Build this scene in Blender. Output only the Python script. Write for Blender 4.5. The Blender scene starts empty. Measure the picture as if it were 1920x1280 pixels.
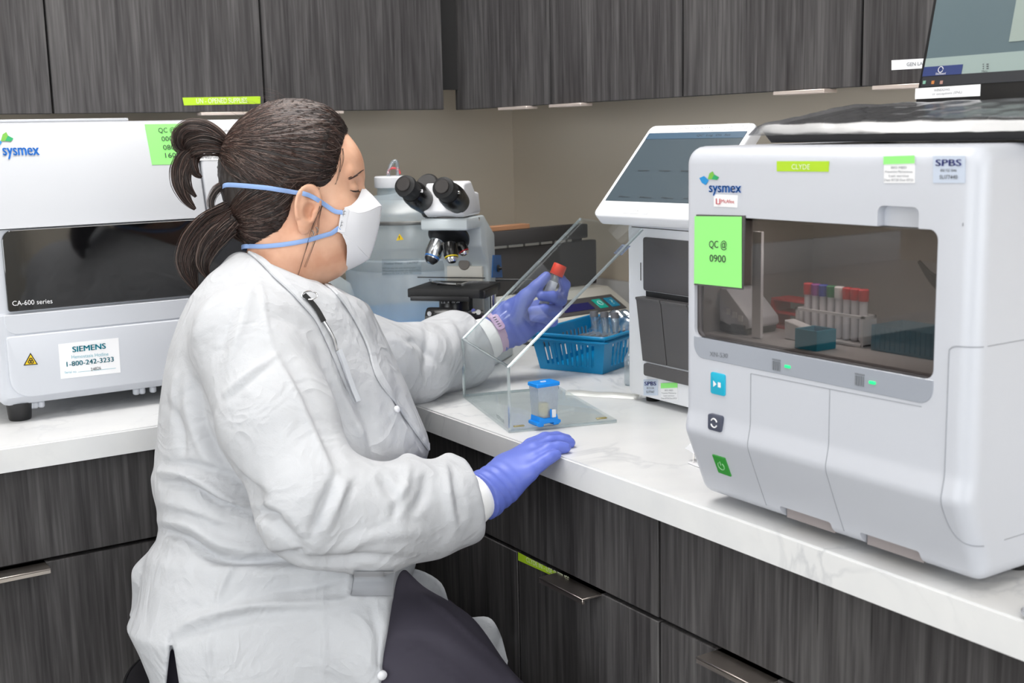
import bpy, bmesh, math, random
import numpy as np
from mathutils import Vector, Matrix, Euler

# ------------------------------------------------------------------ camera
C = bpy.context.scene.collection
SC = bpy.context.scene
CAM_LOC = np.array([-1.83772, -2.82386, 1.37115])
CAM_EUL = Euler((1.40304, 0.0235537, -0.576299), 'XYZ')
FPX = 2293.46                                    # focal length for a 1920 px wide frame
cam_data = bpy.data.cameras.new('camera')
cam_data.sensor_width = 36.0
cam_data.lens = FPX / 1920 * 36.0
cam_data.dof.use_dof = True
cam_data.dof.focus_distance = 1.86
cam_data.dof.aperture_fstop = 9.0
cam_data.clip_start = 0.05
cam = bpy.data.objects.new('camera', cam_data)
cam.location = CAM_LOC
cam.rotation_euler = CAM_EUL
C.objects.link(cam)
SC.camera = cam
CR = np.array(CAM_EUL.to_matrix())

# ------------------------------------------------------------------ world, exposure, room lamps, added window fill
world = bpy.data.worlds.new('room_air')
SC.world = world
world.use_nodes = True
world.node_tree.nodes['Background'].inputs[0].default_value = (0.90, 0.95, 1.0, 1)
world.node_tree.nodes['Background'].inputs[1].default_value = 0.35
SC.view_settings.view_transform = 'Standard'
SC.view_settings.look = 'None'
SC.view_settings.gamma = 1.0
SC.view_settings.use_curve_mapping = False
SC.view_settings.exposure = -0.32
SC.cycles.max_bounces = 10
SC.cycles.transparent_max_bounces = 24
SC.cycles.use_denoising = True
SC.cycles.caustics_reflective = False
SC.cycles.caustics_refractive = False
SC.cycles.sample_clamp_indirect = 6.0

CEIL = 2.65
LAMPS = [(-1.20, -1.15, 17), (-0.85, -0.80, 10), (-2.9, -1.8, 5), (-1.7, -2.7, 9), (-1.0, -4.4, 9), (-2.8, -4.4, 11), (-4.6, -2.6, 10)]  # panels nearest the corner are added to brighten the dim back corner
def ceiling_lamp(x, y, watts):
    d = bpy.data.lights.new('ceiling_lamp_light', 'AREA')
    d.shape = 'RECTANGLE'; d.size = 1.15; d.size_y = 0.56
    d.energy = watts; d.color = (1.0, 0.985, 0.97)
    o = bpy.data.objects.new('ceiling_lamp_light', d)
    o.location = (x, y, CEIL - 0.045)
    C.objects.link(o)
for _l in LAMPS: ceiling_lamp(*_l)
ROOM_X, ROOM_Y = -7.0, -8.0                     # far walls, each given an unseen window added for fill light
WINDOWS = [((-2.6, ROOM_Y + 0.03, 1.55), 4.4, 1.7, (math.pi / 2, 0, 0), 148), ((ROOM_X + 0.03, -2.6, 1.55), 4.4, 1.7, (math.pi / 2, 0, -math.pi / 2), 124)]  # unseen windows, added as broad soft fill from front and left
def window_daylight(loc, w, h, rot, watts):  # added area light that evens out the lighting, set in an invented window
    d = bpy.data.lights.new('window_daylight', 'AREA'); d.shape = 'RECTANGLE'; d.size = w; d.size_y = h
    d.energy = watts; d.color = (0.95, 0.98, 1.0)
    o = bpy.data.objects.new('window_daylight', d); o.location = loc; o.rotation_euler = rot; C.objects.link(o)
for _w in WINDOWS: window_daylight(*_w)
# ------------------------------------------------------------------ helpers
def ray(px, py):
    return CR @ np.array([(px - 960) / FPX, -(py - 640) / FPX, -1.0])
def cp(px, py, d):                       # point at depth d along the viewing axis
    return CAM_LOC + ray(px, py) * d
def on(px, py, axis, val):               # point where the sight line meets an axis-aligned plane
    r = ray(px, py); t = (val - CAM_LOC[axis]) / r[axis]
    return CAM_LOC + r * t
def on_pl(px, py, P0, N):
    r = ray(px, py); N = np.asarray(N, float)
    t = ((np.asarray(P0) - CAM_LOC) @ N) / (r @ N)
    return CAM_LOC + r * t
def nz(v):
    v = np.asarray(v, float); return v / (np.linalg.norm(v) + 1e-12)

def lin(c):
    return c / 12.92 if c <= 0.04045 else ((c + 0.055) / 1.055) ** 2.4
def srgb(r, g, b):
    return (lin(r / 255), lin(g / 255), lin(b / 255), 1)

_mats = {}
def mat(name, rgb=(200, 200, 200), rough=0.5, metal=0.0, spec=0.5, **kw):
    if name in _mats: return _mats[name]
    m = bpy.data.materials.new(name); m.use_nodes = True
    b = m.node_tree.nodes['Principled BSDF']
    b.inputs['Base Color'].default_value = srgb(*rgb)
    b.inputs['Roughness'].default_value = rough
    b.inputs['Metallic'].default_value = metal
    b.inputs['Specular IOR Level'].default_value = spec
    for k, v in kw.items():
        b.inputs[k.replace('_', ' ')].default_value = v
    # faint procedural unevenness so that no surface is perfectly uniform
    nt = m.node_tree
    tc = nt.nodes.new('ShaderNodeTexCoord'); n = nt.nodes.new('ShaderNodeTexNoise')
    n.inputs['Scale'].default_value = 35; n.inputs['Detail'].default_value = 3
    mr = nt.nodes.new('ShaderNodeMapRange')
    mr.inputs['To Min'].default_value = max(0.0, rough - 0.04); mr.inputs['To Max'].default_value = min(1.0, rough + 0.04)
    nt.links.new(tc.outputs['Object'], n.inputs['Vector'])
    nt.links.new(n.outputs['Fac'], mr.inputs['Value'])
    nt.links.new(mr.outputs['Result'], b.inputs['Roughness'])
    _mats[name] = m
    return m
def bsdf(m): return m.node_tree.nodes['Principled BSDF']
def emis(m, rgb, s):
    b = bsdf(m); b.inputs['Emission Color'].default_value = srgb(*rgb); b.inputs['Emission Strength'].default_value = s
    return m

class MB:
    """vertices and faces of one mesh"""
    def __init__(s): s.v = []; s.f = []
    def add(s, vs, fs):
        o = len(s.v); s.v += [tuple(map(float, p)) for p in vs]; s.f += [tuple(i + o for i in f) for f in fs]; return s
    def addbm(s, bm, T=None):
        vs = [np.array(v.co) for v in bm.verts]
        if T is not None: vs = [T(p) for p in vs]
        for i, v in enumerate(bm.verts): v.index = i
        s.add(vs, [[v.index for v in f.verts] for f in bm.faces]); bm.free(); return s
    def box(s, lo, hi, bev=0.0, seg=2, T=None):
        lo = np.minimum(lo, hi).astype(float) if True else lo; 
        hi2 = np.maximum(np.asarray(lo, float), np.asarray(hi, float))
        bm = bmesh.new(); bmesh.ops.create_cube(bm, size=1)
        c = (lo + hi2) / 2; d = hi2 - lo
        for v in bm.verts: v.co = Vector(c + np.array(v.co) * d)
        if bev > 0:
            bev = min(bev, d.min() * 0.49)
            bmesh.ops.bevel(bm, geom=bm.edges[:], offset=bev, segments=seg, affect='EDGES', profile=0.5)
        return s.addbm(bm, T)
    def prism(s, poly, a, b, bev=0.0, seg=2, T=None, bev_front_only=False):
        """poly = [(x, z)] swept along y from a to b"""
        bm = bmesh.new()
        va = [bm.verts.new((x, a, z)) for x, z in poly]; vb = [bm.verts.new((x, b, z)) for x, z in poly]
        n = len(poly)
        fa = bm.faces.new(va); fb = bm.faces.new(vb[::-1])
        for i in range(n): bm.faces.new((va[i], vb[i], vb[(i + 1) % n], va[(i + 1) % n]))
        bmesh.ops.recalc_face_normals(bm, faces=bm.faces[:])
        if bev > 0:
            es = list(fa.edges) + ([] if bev_front_only else list(fb.edges))
            bmesh.ops.bevel(bm, geom=es, offset=bev, segments=seg, affect='EDGES', profile=0.5)
        return s.addbm(bm, T)
    def lathe(s, prof, n=32, o=(0, 0, 0), ax=(0, 0, 1), caps=True):
        ax = nz(ax); u = nz(np.cross(ax, (0.3, 1, 0.2) if abs(ax[2]) > 0.8 else (0, 0, 1))); w = np.cross(ax, u); o = np.asarray(o, float)
        vs = []; fs = []
        for r, h in prof:
            for k in range(n):
                a = 2 * math.pi * k / n
                vs.append(o + ax * h + (u * math.cos(a) + w * math.sin(a)) * r)
        for i in range(len(prof) - 1):
            for k in range(n):
                k2 = (k + 1) % n
                fs.append((i * n + k, i * n + k2, (i + 1) * n + k2, (i + 1) * n + k))
        if caps:
            fs.append(tuple(range(n))[::-1]); fs.append(tuple((len(prof) - 1) * n + k for k in range(n)))
        return s.add(vs, fs)
    def tube(s, pts, r, n=8, closed=False, flat=None):
        """round (or flattened) tube through points; r may be a list; flat=(normal, ratio) squashes the section"""
        P = np.asarray(pts, float); m = len(P)
        R = np.full(m, r, float) if np.isscalar(r) else np.asarray(r, float)
        if closed: T = np.roll(P, -1, 0) - np.roll(P, 1, 0)
        else: T = np.gradient(P, axis=0)
        T /= np.linalg.norm(T, axis=1)[:, None] + 1e-12
        u = None; vs = []; fs = []
        for i in range(m):
            if flat is not None:
                nn = np.asarray(flat[0], float); nn = nn[i] if nn.ndim == 2 else nn
                w = nz(nn - T[i] * (nn @ T[i])); uu = np.cross(w, T[i]); rr = flat[1]
            else:
                if u is None: u = nz(np.cross(T[i], (0.21, 0.37, 0.9)))
                u = nz(u - T[i] * (u @ T[i])); uu = u; w = np.cross(T[i], u); rr = 1.0
            for k in range(n):
                a = 2 * math.pi * k / n
                vs.append(P[i] + uu * (math.cos(a) * R[i]) + w * (math.sin(a) * R[i] * rr))
        for i in range(m if closed else m - 1):
            j = (i + 1) % m
            for k in range(n):
                k2 = (k + 1) % n
                fs.append((i * n + k, i * n + k2, j * n + k2, j * n + k))
        if not closed:
            fs.append(tuple(range(n))[::-1]); fs.append(tuple((m - 1) * n + k for k in range(n)))
        return s.add(vs, fs)
    def poly(s, pts, th=0.0, nrm=None):
        """flat polygon of 3-D points, thickened by th against nrm"""
        P = [np.asarray(p, float) for p in pts]; n = len(P)
        if th == 0: return s.add(P, [tuple(range(n))])
        nn = nz(nrm) if nrm is not None else nz(np.cross(P[1] - P[0], P[2] - P[0]))
        Q = [p - nn * th for p in P]
        return s.add(P + Q, [tuple(range(n)), tuple(range(2 * n - 1, n - 1, -1))] + [(i, i + n, (i + 1) % n + n, (i + 1) % n) for i in range(n)])
    def grid(s, G, close_u=False):
        G = np.asarray(G, float); a, b = G.shape[:2]
        fs = []
        for i in range(a - 1):
            for j in range(b if close_u else b - 1):
                j2 = (j + 1) % b
                fs.append((i * b + j, i * b + j2, (i + 1) * b + j2, (i + 1) * b + j))
        return s.add(G.reshape(-1, 3), fs)

def obj(name, mb, m, parent=None, ang=38, smooth=True, label=None, recalc=True):
    me = bpy.data.meshes.new(name)
    base = np.array(parent['_base']) if parent is not None and '_base' in parent else None
    v = np.asarray(mb.v, float)
    if base is not None: v = v - base
    me.from_pydata(v.tolist(), [], mb.f)
    if recalc:
        bm = bmesh.new(); bm.from_mesh(me)
        bmesh.ops.recalc_face_normals(bm, faces=bm.faces[:]); bm.to_mesh(me); bm.free()
    for mm in (m if isinstance(m, (list, tuple)) else [m]): me.materials.append(mm)
    if smooth:
        me.shade_smooth()
        if ang < 180: me.set_sharp_from_angle(angle=math.radians(ang))
    me.update()
    o = bpy.data.objects.new(name, me); C.objects.link(o)
    if parent is not None:
        o.parent = parent
        if base is not None: o['_base'] = tuple(base)
    if label: o['label'] = label
    return o

def thing(name, label, cat, base, group=None):
    o = bpy.data.objects.new(name, None); C.objects.link(o)
    o.empty_display_size = 0.05
    o.location = base; o['_base'] = tuple(map(float, base)); o['label'] = label; o['category'] = cat
    if group: o['group'] = group
    return o
def tag(o, label, cat, group=None):
    o['label'] = label; o['category'] = cat
    if group: o['group'] = group
    return o
def struct(o): o['kind'] = 'structure'; return o

def frame(origin, ex, ey, ez):
    O = np.asarray(origin, float); X, Y, Z = map(lambda q: np.asarray(q, float), (ex, ey, ez))
    return lambda p: O + X * p[0] + Y * p[1] + Z * p[2]

_tc = {}
def text_geo(s):
    if s in _tc: return _tc[s]
    cu = bpy.data.curves.new('t', 'FONT'); cu.body = s; cu.resolution_u = 3; cu.size = 1.0
    o = bpy.data.objects.new('t', cu); C.objects.link(o)
    dg = bpy.context.evaluated_depsgraph_get()
    me = bpy.data.meshes.new_from_object(o.evaluated_get(dg))
    v = np.array([x.co[:] for x in me.vertices]) if len(me.vertices) else np.zeros((0, 3))
    f = [tuple(p.vertices) for p in me.polygons]
    bpy.data.objects.remove(o); bpy.data.curves.remove(cu); bpy.data.meshes.remove(me)
    _tc[s] = (v, f); return _tc[s]
def text_to(mb, s, A, B, up, h, lift=0.0, bold=0.0):
    """letters from A to B (3-D), capital height h along up"""
    v, f = text_geo(s)
    if len(v) == 0: return mb
    x0, x1 = v[:, 0].min(), v[:, 0].max()
    A = np.asarray(A, float); e = np.asarray(B, float) - A; up = nz(up); n = nz(np.cross(e, up)) * lift
    caph = 0.73
    P = A + np.outer((v[:, 0] - x0) / (x1 - x0), e) + np.outer(v[:, 1] / caph * h, up) + n
    mb.add(P, f)
    if bold:
        for k in (-1, 1): mb.add(P + nz(e) * bold * h * k + n * 0.1, f)
    return mb
def text_px(s, pl, A, B, hpx, lift=0.0006, up=(0, 0, 1), mb=None, bold=0.0):
    """letters laid on the plane pl (a function of pixel -> point) between two baseline pixels"""
    a, b = pl(*A), pl(*B)
    h = abs((pl(A[0], A[1] - hpx) - a) @ nz(up)) if hpx else 0.01
    return text_to(mb or MB(), s, a, b, up, h, lift, bold)
def rrect(x0, x1, z0, z1, r, n=6):
    """rounded rectangle outline, r one radius or four (bl, br, tr, tl)"""
    rs = (r,) * 4 if np.isscalar(r) else r
    out = []
    for (cx, cz, rr, a0) in ((x0, z0, rs[0], 180), (x1, z0, rs[1], 270), (x1, z1, rs[2], 0), (x0, z1, rs[3], 90)):
        sx = 1 if cx == x0 else -1; sz = 1 if cz == z0 else -1
        if rr <= 0: out.append((cx, cz)); continue
        for k in range(n + 1):
            a = math.radians(a0 + 90 * k / n)
            out.append((cx + sx * rr + rr * math.cos(a), cz + sz * rr + rr * math.sin(a)))
    return out
def sticker(name, parent, pl, corners, m, th=0.0005, lift=0.0006, n=None, label=None):
    P = [pl(*c) for c in corners]
    nn = nz(np.cross(P[1] - P[0], P[2] - P[0])) if n is None else nz(n)
    if nn @ (CAM_LOC - P[0]) < 0: nn = -nn
    return obj(name, MB().poly([p + nn * lift for p in P], th, nn), m, parent, smooth=False, label=label)

def bool_cut(o, cutters):
    """o minus each cutter mesh builder (same space as o's mesh)"""
    for mb in cutters:
        me = bpy.data.meshes.new('c'); me.from_pydata(mb.v, [], mb.f)
        bm = bmesh.new(); bm.from_mesh(me); bmesh.ops.recalc_face_normals(bm, faces=bm.faces[:]); bm.to_mesh(me); bm.free()
        k = bpy.data.objects.new('c', me); C.objects.link(k)
        md = o.modifiers.new('b', 'BOOLEAN'); md.operation = 'DIFFERENCE'; md.object = k; md.solver = 'EXACT'
        dg = bpy.context.evaluated_depsgraph_get()
        new = bpy.data.meshes.new_from_object(o.evaluated_get(dg))
        o.modifiers.clear(); old = o.data; o.data = new; new.name = o.name
        bpy.data.objects.remove(k); bpy.data.meshes.remove(me); bpy.data.meshes.remove(old)
    o.data.shade_smooth(); o.data.set_sharp_from_angle(angle=math.radians(38))
    return o

def smooth_curve(pts, n=40, closed=False):
    P = [np.asarray(p, float) for p in pts]
    m = len(P); out = []
    segs = m if closed else m - 1
    per = max(2, n // segs)
    for i in range(segs):
        if closed: p0, p1, p2, p3 = P[(i - 1) % m], P[i], P[(i + 1) % m], P[(i + 2) % m]
        else: p0, p1, p2, p3 = P[max(i - 1, 0)], P[i], P[i + 1], P[min(i + 2, m - 1)]
        for k in range(per):
            t = k / per
            out.append(0.5 * ((2 * p1) + (-p0 + p2) * t + (2 * p0 - 5 * p1 + 4 * p2 - p3) * t * t + (-p0 + 3 * p1 - 3 * p2 + p3) * t ** 3))
    if not closed: out.append(P[-1])
    return np.array(out)

# ------------------------------------------------------------------ materials with structure
def wood_mat(name, dark, light, seed):
    m = mat(name, dark, 0.55, spec=0.3); nt = m.node_tree; N = nt.nodes; L = nt.links; b = bsdf(m)
    tc = N.new('ShaderNodeTexCoord')
    mp = N.new('ShaderNodeMapping'); mp.inputs['Scale'].default_value = (60, 60, 2.0); mp.inputs['Location'].default_value = (seed, seed * 2, seed)
    mp2 = N.new('ShaderNodeMapping'); mp2.inputs['Scale'].default_value = (190, 190, 7); mp2.inputs['Location'].default_value = (seed * 3, 0, 0)
    mp3 = N.new('ShaderNodeMapping'); mp3.inputs['Scale'].default_value = (11, 11, 1.1)
    for q in (mp, mp2, mp3): L.new(tc.outputs['Object'], q.inputs['Vector'])
    def noise(vec, det, dist, sc=1.0):
        n = N.new('ShaderNodeTexNoise'); n.inputs['Scale'].default_value = sc; n.inputs['Detail'].default_value = det
        n.inputs['Distortion'].default_value = dist; L.new(vec.outputs['Vector'], n.inputs['Vector']); return n
    a = noise(mp, 5, 0.6); f = noise(mp2, 4, 0.3); c = noise(mp3, 2, 0.8)
    def math_(op, x, y):
        q = N.new('ShaderNodeMath'); q.operation = op
        for i, z in enumerate((x, y)):
            if hasattr(z, 'is_linked'): L.new(z, q.inputs[i])
            else: q.inputs[i].default_value = z
        return q.outputs[0]
    mixv = math_('ADD', math_('ADD', math_('MULTIPLY', a.outputs['Fac'], 0.36), math_('MULTIPLY', f.outputs['Fac'], 0.40)), math_('MULTIPLY', c.outputs['Fac'], 0.24))
    cr = N.new('ShaderNodeValToRGB'); e = cr.color_ramp.elements
    e[0].position = 0.37; e[0].color = srgb(*dark); e[1].position = 0.66; e[1].color = srgb(*light)
    mid = cr.color_ramp.elements.new(0.5); mid.color = srgb(*[(p * 0.55 + q * 0.45) for p, q in zip(dark, light)])
    L.new(mixv, cr.inputs['Fac'])
    # dark pores
    p = noise(mp2, 2, 0.0, 0.55); pr = N.new('ShaderNodeMapRange'); pr.inputs['From Min'].default_value = 0.66; pr.inputs['From Max'].default_value = 0.74
    pr.inputs['To Min'].default_value = 0; pr.inputs['To Max'].default_value = 0.75
    L.new(p.outputs['Fac'], pr.inputs['Value'])
    mx = N.new('ShaderNodeMixRGB'); mx.inputs['Color2'].default_value = srgb(*[q * 0.45 for q in dark])
    L.new(pr.outputs['Result'], mx.inputs['Fac']); L.new(cr.outputs['Color'], mx.inputs['Color1']); L.new(mx.outputs['Color'], b.inputs['Base Color'])
    bp = N.new('ShaderNodeBump'); bp.inputs['Strength'].default_value = 0.12; bp.inputs['Distance'].default_value = 0.002
    L.new(f.outputs['Fac'], bp.inputs['Height']); L.new(bp.outputs['Normal'], b.inputs['Normal'])
    return m

def marble_mat():
    m = mat('white_marble_laminate', (236, 236, 236), 0.32, spec=0.45); nt = m.node_tree; N = nt.nodes; L = nt.links; b = bsdf(m)
    tc = N.new('ShaderNodeTexCoord')
    n = N.new('ShaderNodeTexNoise'); n.inputs['Scale'].default_value = 5.0; n.inputs['Detail'].default_value = 6; n.inputs['Distortion'].default_value = 1.6
    L.new(tc.outputs['Object'], n.inputs['Vector'])
    s = N.new('ShaderNodeMath'); s.operation = 'SUBTRACT'; s.inputs[1].default_value = 0.5; L.new(n.outputs['Fac'], s.inputs[0])
    a = N.new('ShaderNodeMath'); a.operation = 'ABSOLUTE'; L.new(s.outputs[0], a.inputs[0])
    v = N.new('ShaderNodeMapRange'); v.inputs['From Min'].default_value = 0.0; v.inputs['From Max'].default_value = 0.035; v.inputs['To Min'].default_value = 1; v.inputs['To Max'].default_value = 0
    L.new(a.outputs[0], v.inputs['Value'])
    n2 = N.new('ShaderNodeTexNoise'); n2.inputs['Scale'].default_value = 3.2; n2.inputs['Detail'].default_value = 2; L.new(tc.outputs['Object'], n2.inputs['Vector'])
    g = N.new('ShaderNodeMapRange'); g.inputs['From Min'].default_value = 0.48; g.inputs['From Max'].default_value = 0.72; L.new(n2.outputs['Fac'], g.inputs['Value'])
    k = N.new('ShaderNodeMath'); k.operation = 'MULTIPLY'; L.new(v.outputs['Result'], k.inputs[0]); L.new(g.outputs['Result'], k.inputs[1])
    k2 = N.new('ShaderNodeMath'); k2.operation = 'MULTIPLY'; k2.inputs[1].default_value = 0.75; L.new(k.outputs[0], k2.inputs[0])
    n3 = N.new('ShaderNodeTexNoise'); n3.inputs['Scale'].default_value = 16; n3.inputs['Detail'].default_value = 4; L.new(tc.outputs['Object'], n3.inputs['Vector'])
    cl = N.new('ShaderNodeMixRGB'); cl.inputs['Color1'].default_value = srgb(216, 217, 219); cl.inputs['Color2'].default_value = srgb(234, 234, 233); L.new(n3.outputs['Fac'], cl.inputs['Fac'])
    mx = N.new('ShaderNodeMixRGB'); mx.inputs['Color2'].default_value = srgb(186, 188, 192)
    L.new(cl.outputs['Color'], mx.inputs['Color1']); L.new(k2.outputs[0], mx.inputs['Fac']); L.new(mx.outputs['Color'], b.inputs['Base Color'])
    return m

def clear_mat(name, tint=(255, 255, 255), gloss=0.08, body=0.0, body_rgb=(255, 255, 255), rough=0.02, edge=None):
    """thin clear plastic or glass: see-through + fresnel gloss + a little milky body"""
    if name in _mats: return _mats[name]
    m = bpy.data.materials.new(name); m.use_nodes = True; nt = m.node_tree; N = nt.nodes; L = nt.links
    N.remove(N['Principled BSDF']); out = N['Material Output']
    t = N.new('ShaderNodeBsdfTransparent'); t.inputs[0].default_value = srgb(*tint)
    g = N.new('ShaderNodeBsdfGlossy'); g.inputs['Roughness'].default_value = rough; g.inputs[0].default_value = (1, 1, 1, 1)
    ge = N.new('ShaderNodeNewGeometry')
    dt = N.new('ShaderNodeVectorMath'); dt.operation = 'DOT_PRODUCT'; L.new(ge.outputs['Incoming'], dt.inputs[0]); L.new(ge.outputs['Normal'], dt.inputs[1])
    def mth(op, x, y=None):
        q = N.new('ShaderNodeMath'); q.operation = op
        for i, z in enumerate((x, y)):
            if z is None: continue
            if hasattr(z, 'is_linked'): L.new(z, q.inputs[i])
            else: q.inputs[i].default_value = z
        return q.outputs[0]
    sch = mth('POWER', mth('SUBTRACT', 1.0, mth('MINIMUM', mth('ABSOLUTE', dt.outputs['Value']), 1.0)), 5.0)
    mu = N.new('ShaderNodeMath'); mu.operation = 'MULTIPLY_ADD'; mu.use_clamp = True
    L.new(sch, mu.inputs[0]); mu.inputs[1].default_value = min(0.9, gloss * 6); mu.inputs[2].default_value = gloss
    d = N.new('ShaderNodeBsdfDiffuse'); d.inputs[0].default_value = srgb(*body_rgb)
    tl = N.new('ShaderNodeBsdfTranslucent'); tl.inputs[0].default_value = srgb(*body_rgb)
    dm = N.new('ShaderNodeMixShader'); dm.inputs[0].default_value = 0.5; L.new(d.outputs[0], dm.inputs[1]); L.new(tl.outputs[0], dm.inputs[2])
    m1 = N.new('ShaderNodeMixShader'); m1.inputs[0].default_value = body; L.new(t.outputs[0], m1.inputs[1]); L.new(dm.outputs[0], m1.inputs[2])
    n = N.new('ShaderNodeTexNoise'); n.inputs['Scale'].default_value = 12
    if body > 0:
        mr = N.new('ShaderNodeMapRange'); mr.inputs['To Min'].default_value = body * 0.92; mr.inputs['To Max'].default_value = min(1, body * 1.08)
        L.new(n.outputs['Fac'], mr.inputs['Value']); L.new(mr.outputs['Result'], m1.inputs[0])
    m2 = N.new('ShaderNodeMixShader'); L.new(mu.outputs[0], m2.inputs[0]); L.new(m1.outputs[0], m2.inputs[1]); L.new(g.outputs[0], m2.inputs[2])
    L.new(m2.outputs[0], out.inputs['Surface'])
    _mats[name] = m; return m

WOOD = wood_mat('grey_brown_oak_laminate', (45, 43, 44), (93, 91, 91), 3.1)
MARBLE = marble_mat()
WALL = mat('taupe_wall_paint', (222, 210, 192), 0.85)
WHITE_PAINT = mat('white_wall_paint', (222, 222, 220), 0.9)
FLOOR_M = mat('grey_vinyl_floor', (150, 148, 145), 0.5)
DARK = mat('dark_recess_laminate', (34, 33, 33), 0.7)
STEEL = mat('brushed_warm_steel', (205, 196, 188), 0.32, 1.0)
CHROME = mat('polished_steel', (220, 220, 222), 0.15, 1.0)
LAB_WHITE = mat('white_instrument_plastic', (236, 237, 241), 0.35)
XN_WHITE = mat('cool_white_instrument_plastic', (197, 200, 208), 0.35)
CA_WHITE = mat('soft_white_instrument_plastic', (193, 195, 200), 0.4)
LAB_GREY = mat('light_grey_instrument_plastic', (202, 205, 212), 0.38)
BLACK_GLOSS = mat('black_gloss_plastic', (12, 12, 14), 0.06, spec=1.0)
PULL_M = mat('pale_pink_steel', (226, 212, 204), 0.35, 0.55)
BLACK = mat('black_plastic', (24, 24, 26), 0.4)
BLACK_MATT = mat('black_matt_plastic', (30, 30, 31), 0.65)
CHARCOAL = mat('charcoal_plastic', (84, 82, 83), 0.5)
LIME = mat('lime_label_tape', (176, 214, 40), 0.5)
NOTE = mat('green_note_paper', (150, 240, 130), 0.7)
PAPER = mat('white_label_paper', (240, 240, 242), 0.6)
INK = mat('dark_ink', (50, 52, 56), 0.7)
INK_SOFT = mat('soft_grey_ink', (120, 124, 130), 0.7)
PALE_INK = mat('pale_embossed_lettering', (232, 240, 205), 0.6)
WHITE_INK = mat('white_ink', (238, 238, 240), 0.6)
BLUE_INK = mat('blue_logo_ink', (16, 112, 204), 0.5)
LOGO_BLUE = mat('logo_blue_leaf', (32, 140, 205), 0.5)
LOGO_GREEN = mat('logo_green_leaf', (40, 165, 100), 0.5)
LOGO_LIME = mat('logo_light_green_leaf', (120, 185, 70), 0.5)
TEAL_INK = mat('teal_ink', (0, 140, 160), 0.5)
TEAL_SOFT = mat('pale_teal_ink', (110, 175, 190), 0.5)
YELLOW = mat('warning_yellow', (245, 205, 10), 0.5)
RUBBER = mat('black_rubber', (20, 20, 21), 0.75)
# ------------------------------------------------------------------ setting
ZC = 0.914; ZT = ZC - 0.0392; DC = 0.86; ZU = 1.4307; DU = 0.3456; FX = 0.8357; ZG = 0.718
XW, YW = ROOM_X, ROOM_Y                              # far side of the room behind the photographer
struct(obj('floor', MB().box((XW, YW, -0.1), (0.1, 0.1, 0)), FLOOR_M))
struct(obj('ceiling', MB().box((XW, YW, CEIL), (0.1, 0.1, CEIL + 0.1)), WHITE_PAINT))
struct(obj('wall_back', MB().box((XW, 0, 0), (0.1, 0.1, CEIL)), WALL))
struct(obj('wall_right', MB().box((0, YW, 0), (0.1, 0, CEIL)), WALL))
struct(obj('wall_left', MB().box((XW - 0.1, YW, 0), (XW, 0.1, CEIL)), WHITE_PAINT))
struct(obj('wall_front', MB().box((XW, YW - 0.1, 0), (0.1, YW, CEIL)), WHITE_PAINT))
LAMP_FRAME = mat('white_lamp_frame', (235, 235, 235), 0.5)
DIFF = emis(mat('lamp_diffuser', (250, 250, 250), 0.6), (255, 252, 248), 2.0)
for i, (x, y, w) in enumerate(LAMPS):
    t = thing('ceiling_light', 'flat white ceiling light panel with a glowing diffuser', 'ceiling light', (x, y, CEIL), 'ceiling lights out of the picture')
    fr = MB()
    for a, b in (((x - .61, y - .31), (x + .61, y - .29)), ((x - .61, y + .29), (x + .61, y + .31)), ((x - .61, y - .29), (x - .59, y + .29)), ((x + .59, y - .29), (x + .61, y + .29))):
        fr.box((*a, CEIL - .04), (*b, CEIL))
    obj('frame', fr, LAMP_FRAME, t)
    obj('diffuser', MB().box((x - .59, y - .29, CEIL - .03), (x + .59, y + .29, CEIL - .02)), DIFF, t)

PANE = emis(mat('bright_daylight_pane', (230, 238, 248), .3), (235, 242, 250), 1.2)  # glowing pane made up for the added fill windows
for i, ((wx, wy, wz), ww, wh, rot, e_) in enumerate(WINDOWS):
    on_front = abs(rot[2]) < .1
    def wbox(m_, u0, u1, z0, z1, d0, d1):
        if on_front: return m_.box((wx + u0, YW + d0, wz + z0), (wx + u1, YW + d1, wz + z1))
        return m_.box((XW + d0, wy + u0, wz + z0), (XW + d1, wy + u1, wz + z1))
    mf = MB(); a_, b_ = ww / 2, wh / 2
    for u in (-a_, -a_ / 3, a_ / 3, a_): wbox(mf, u - .03, u + .03, -b_, b_, .0005, .028)
    for z in (-b_, b_): wbox(mf, -a_ - .03, a_ + .03, z - .03, z + .03, .0005, .028)
    wf = struct(obj('window_%d' % (i + 1), mf, WHITE_PAINT))  # frame invented to go round the added fill light
    pn_ = MB(); wbox(pn_, -a_, a_, -b_, b_, .004, .010); pn_ = obj('pane', pn_, PANE, wf)

# worktop: one L-shaped slab with an upstand along both walls
ct = thing('worktop', 'white marble-look L-shaped laboratory worktop running round the corner', 'worktop', (-0.86, -0.86, ZT))
mb = MB()
bm = bmesh.new()
L_ = [(-3.3, -0.002), (-0.002, -0.002), (-0.002, -3.6), (-DC, -3.6), (-DC, -DC), (-3.3, -DC)]
fv = [bm.verts.new((x, y, ZT)) for x, y in L_]; f0 = bm.faces.new(fv)
r_ = bmesh.ops.extrude_face_region(bm, geom=[f0])
bmesh.ops.translate(bm, vec=(0, 0, ZC - ZT), verts=[v for v in r_['geom'] if isinstance(v, bmesh.types.BMVert)])
bmesh.ops.recalc_face_normals(bm, faces=bm.faces[:])
bmesh.ops.bevel(bm, geom=[e for e in bm.edges if all(v.co.z > ZC - 1e-4 for v in e.verts)], offset=0.0025, segments=2, affect='EDGES')
mb.addbm(bm)
obj('slab', mb, MARBLE, ct)
up = MB().box((-3.3, -0.02, ZC), (-0.002, -0.002, ZC + 0.10), 0.002)
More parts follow.
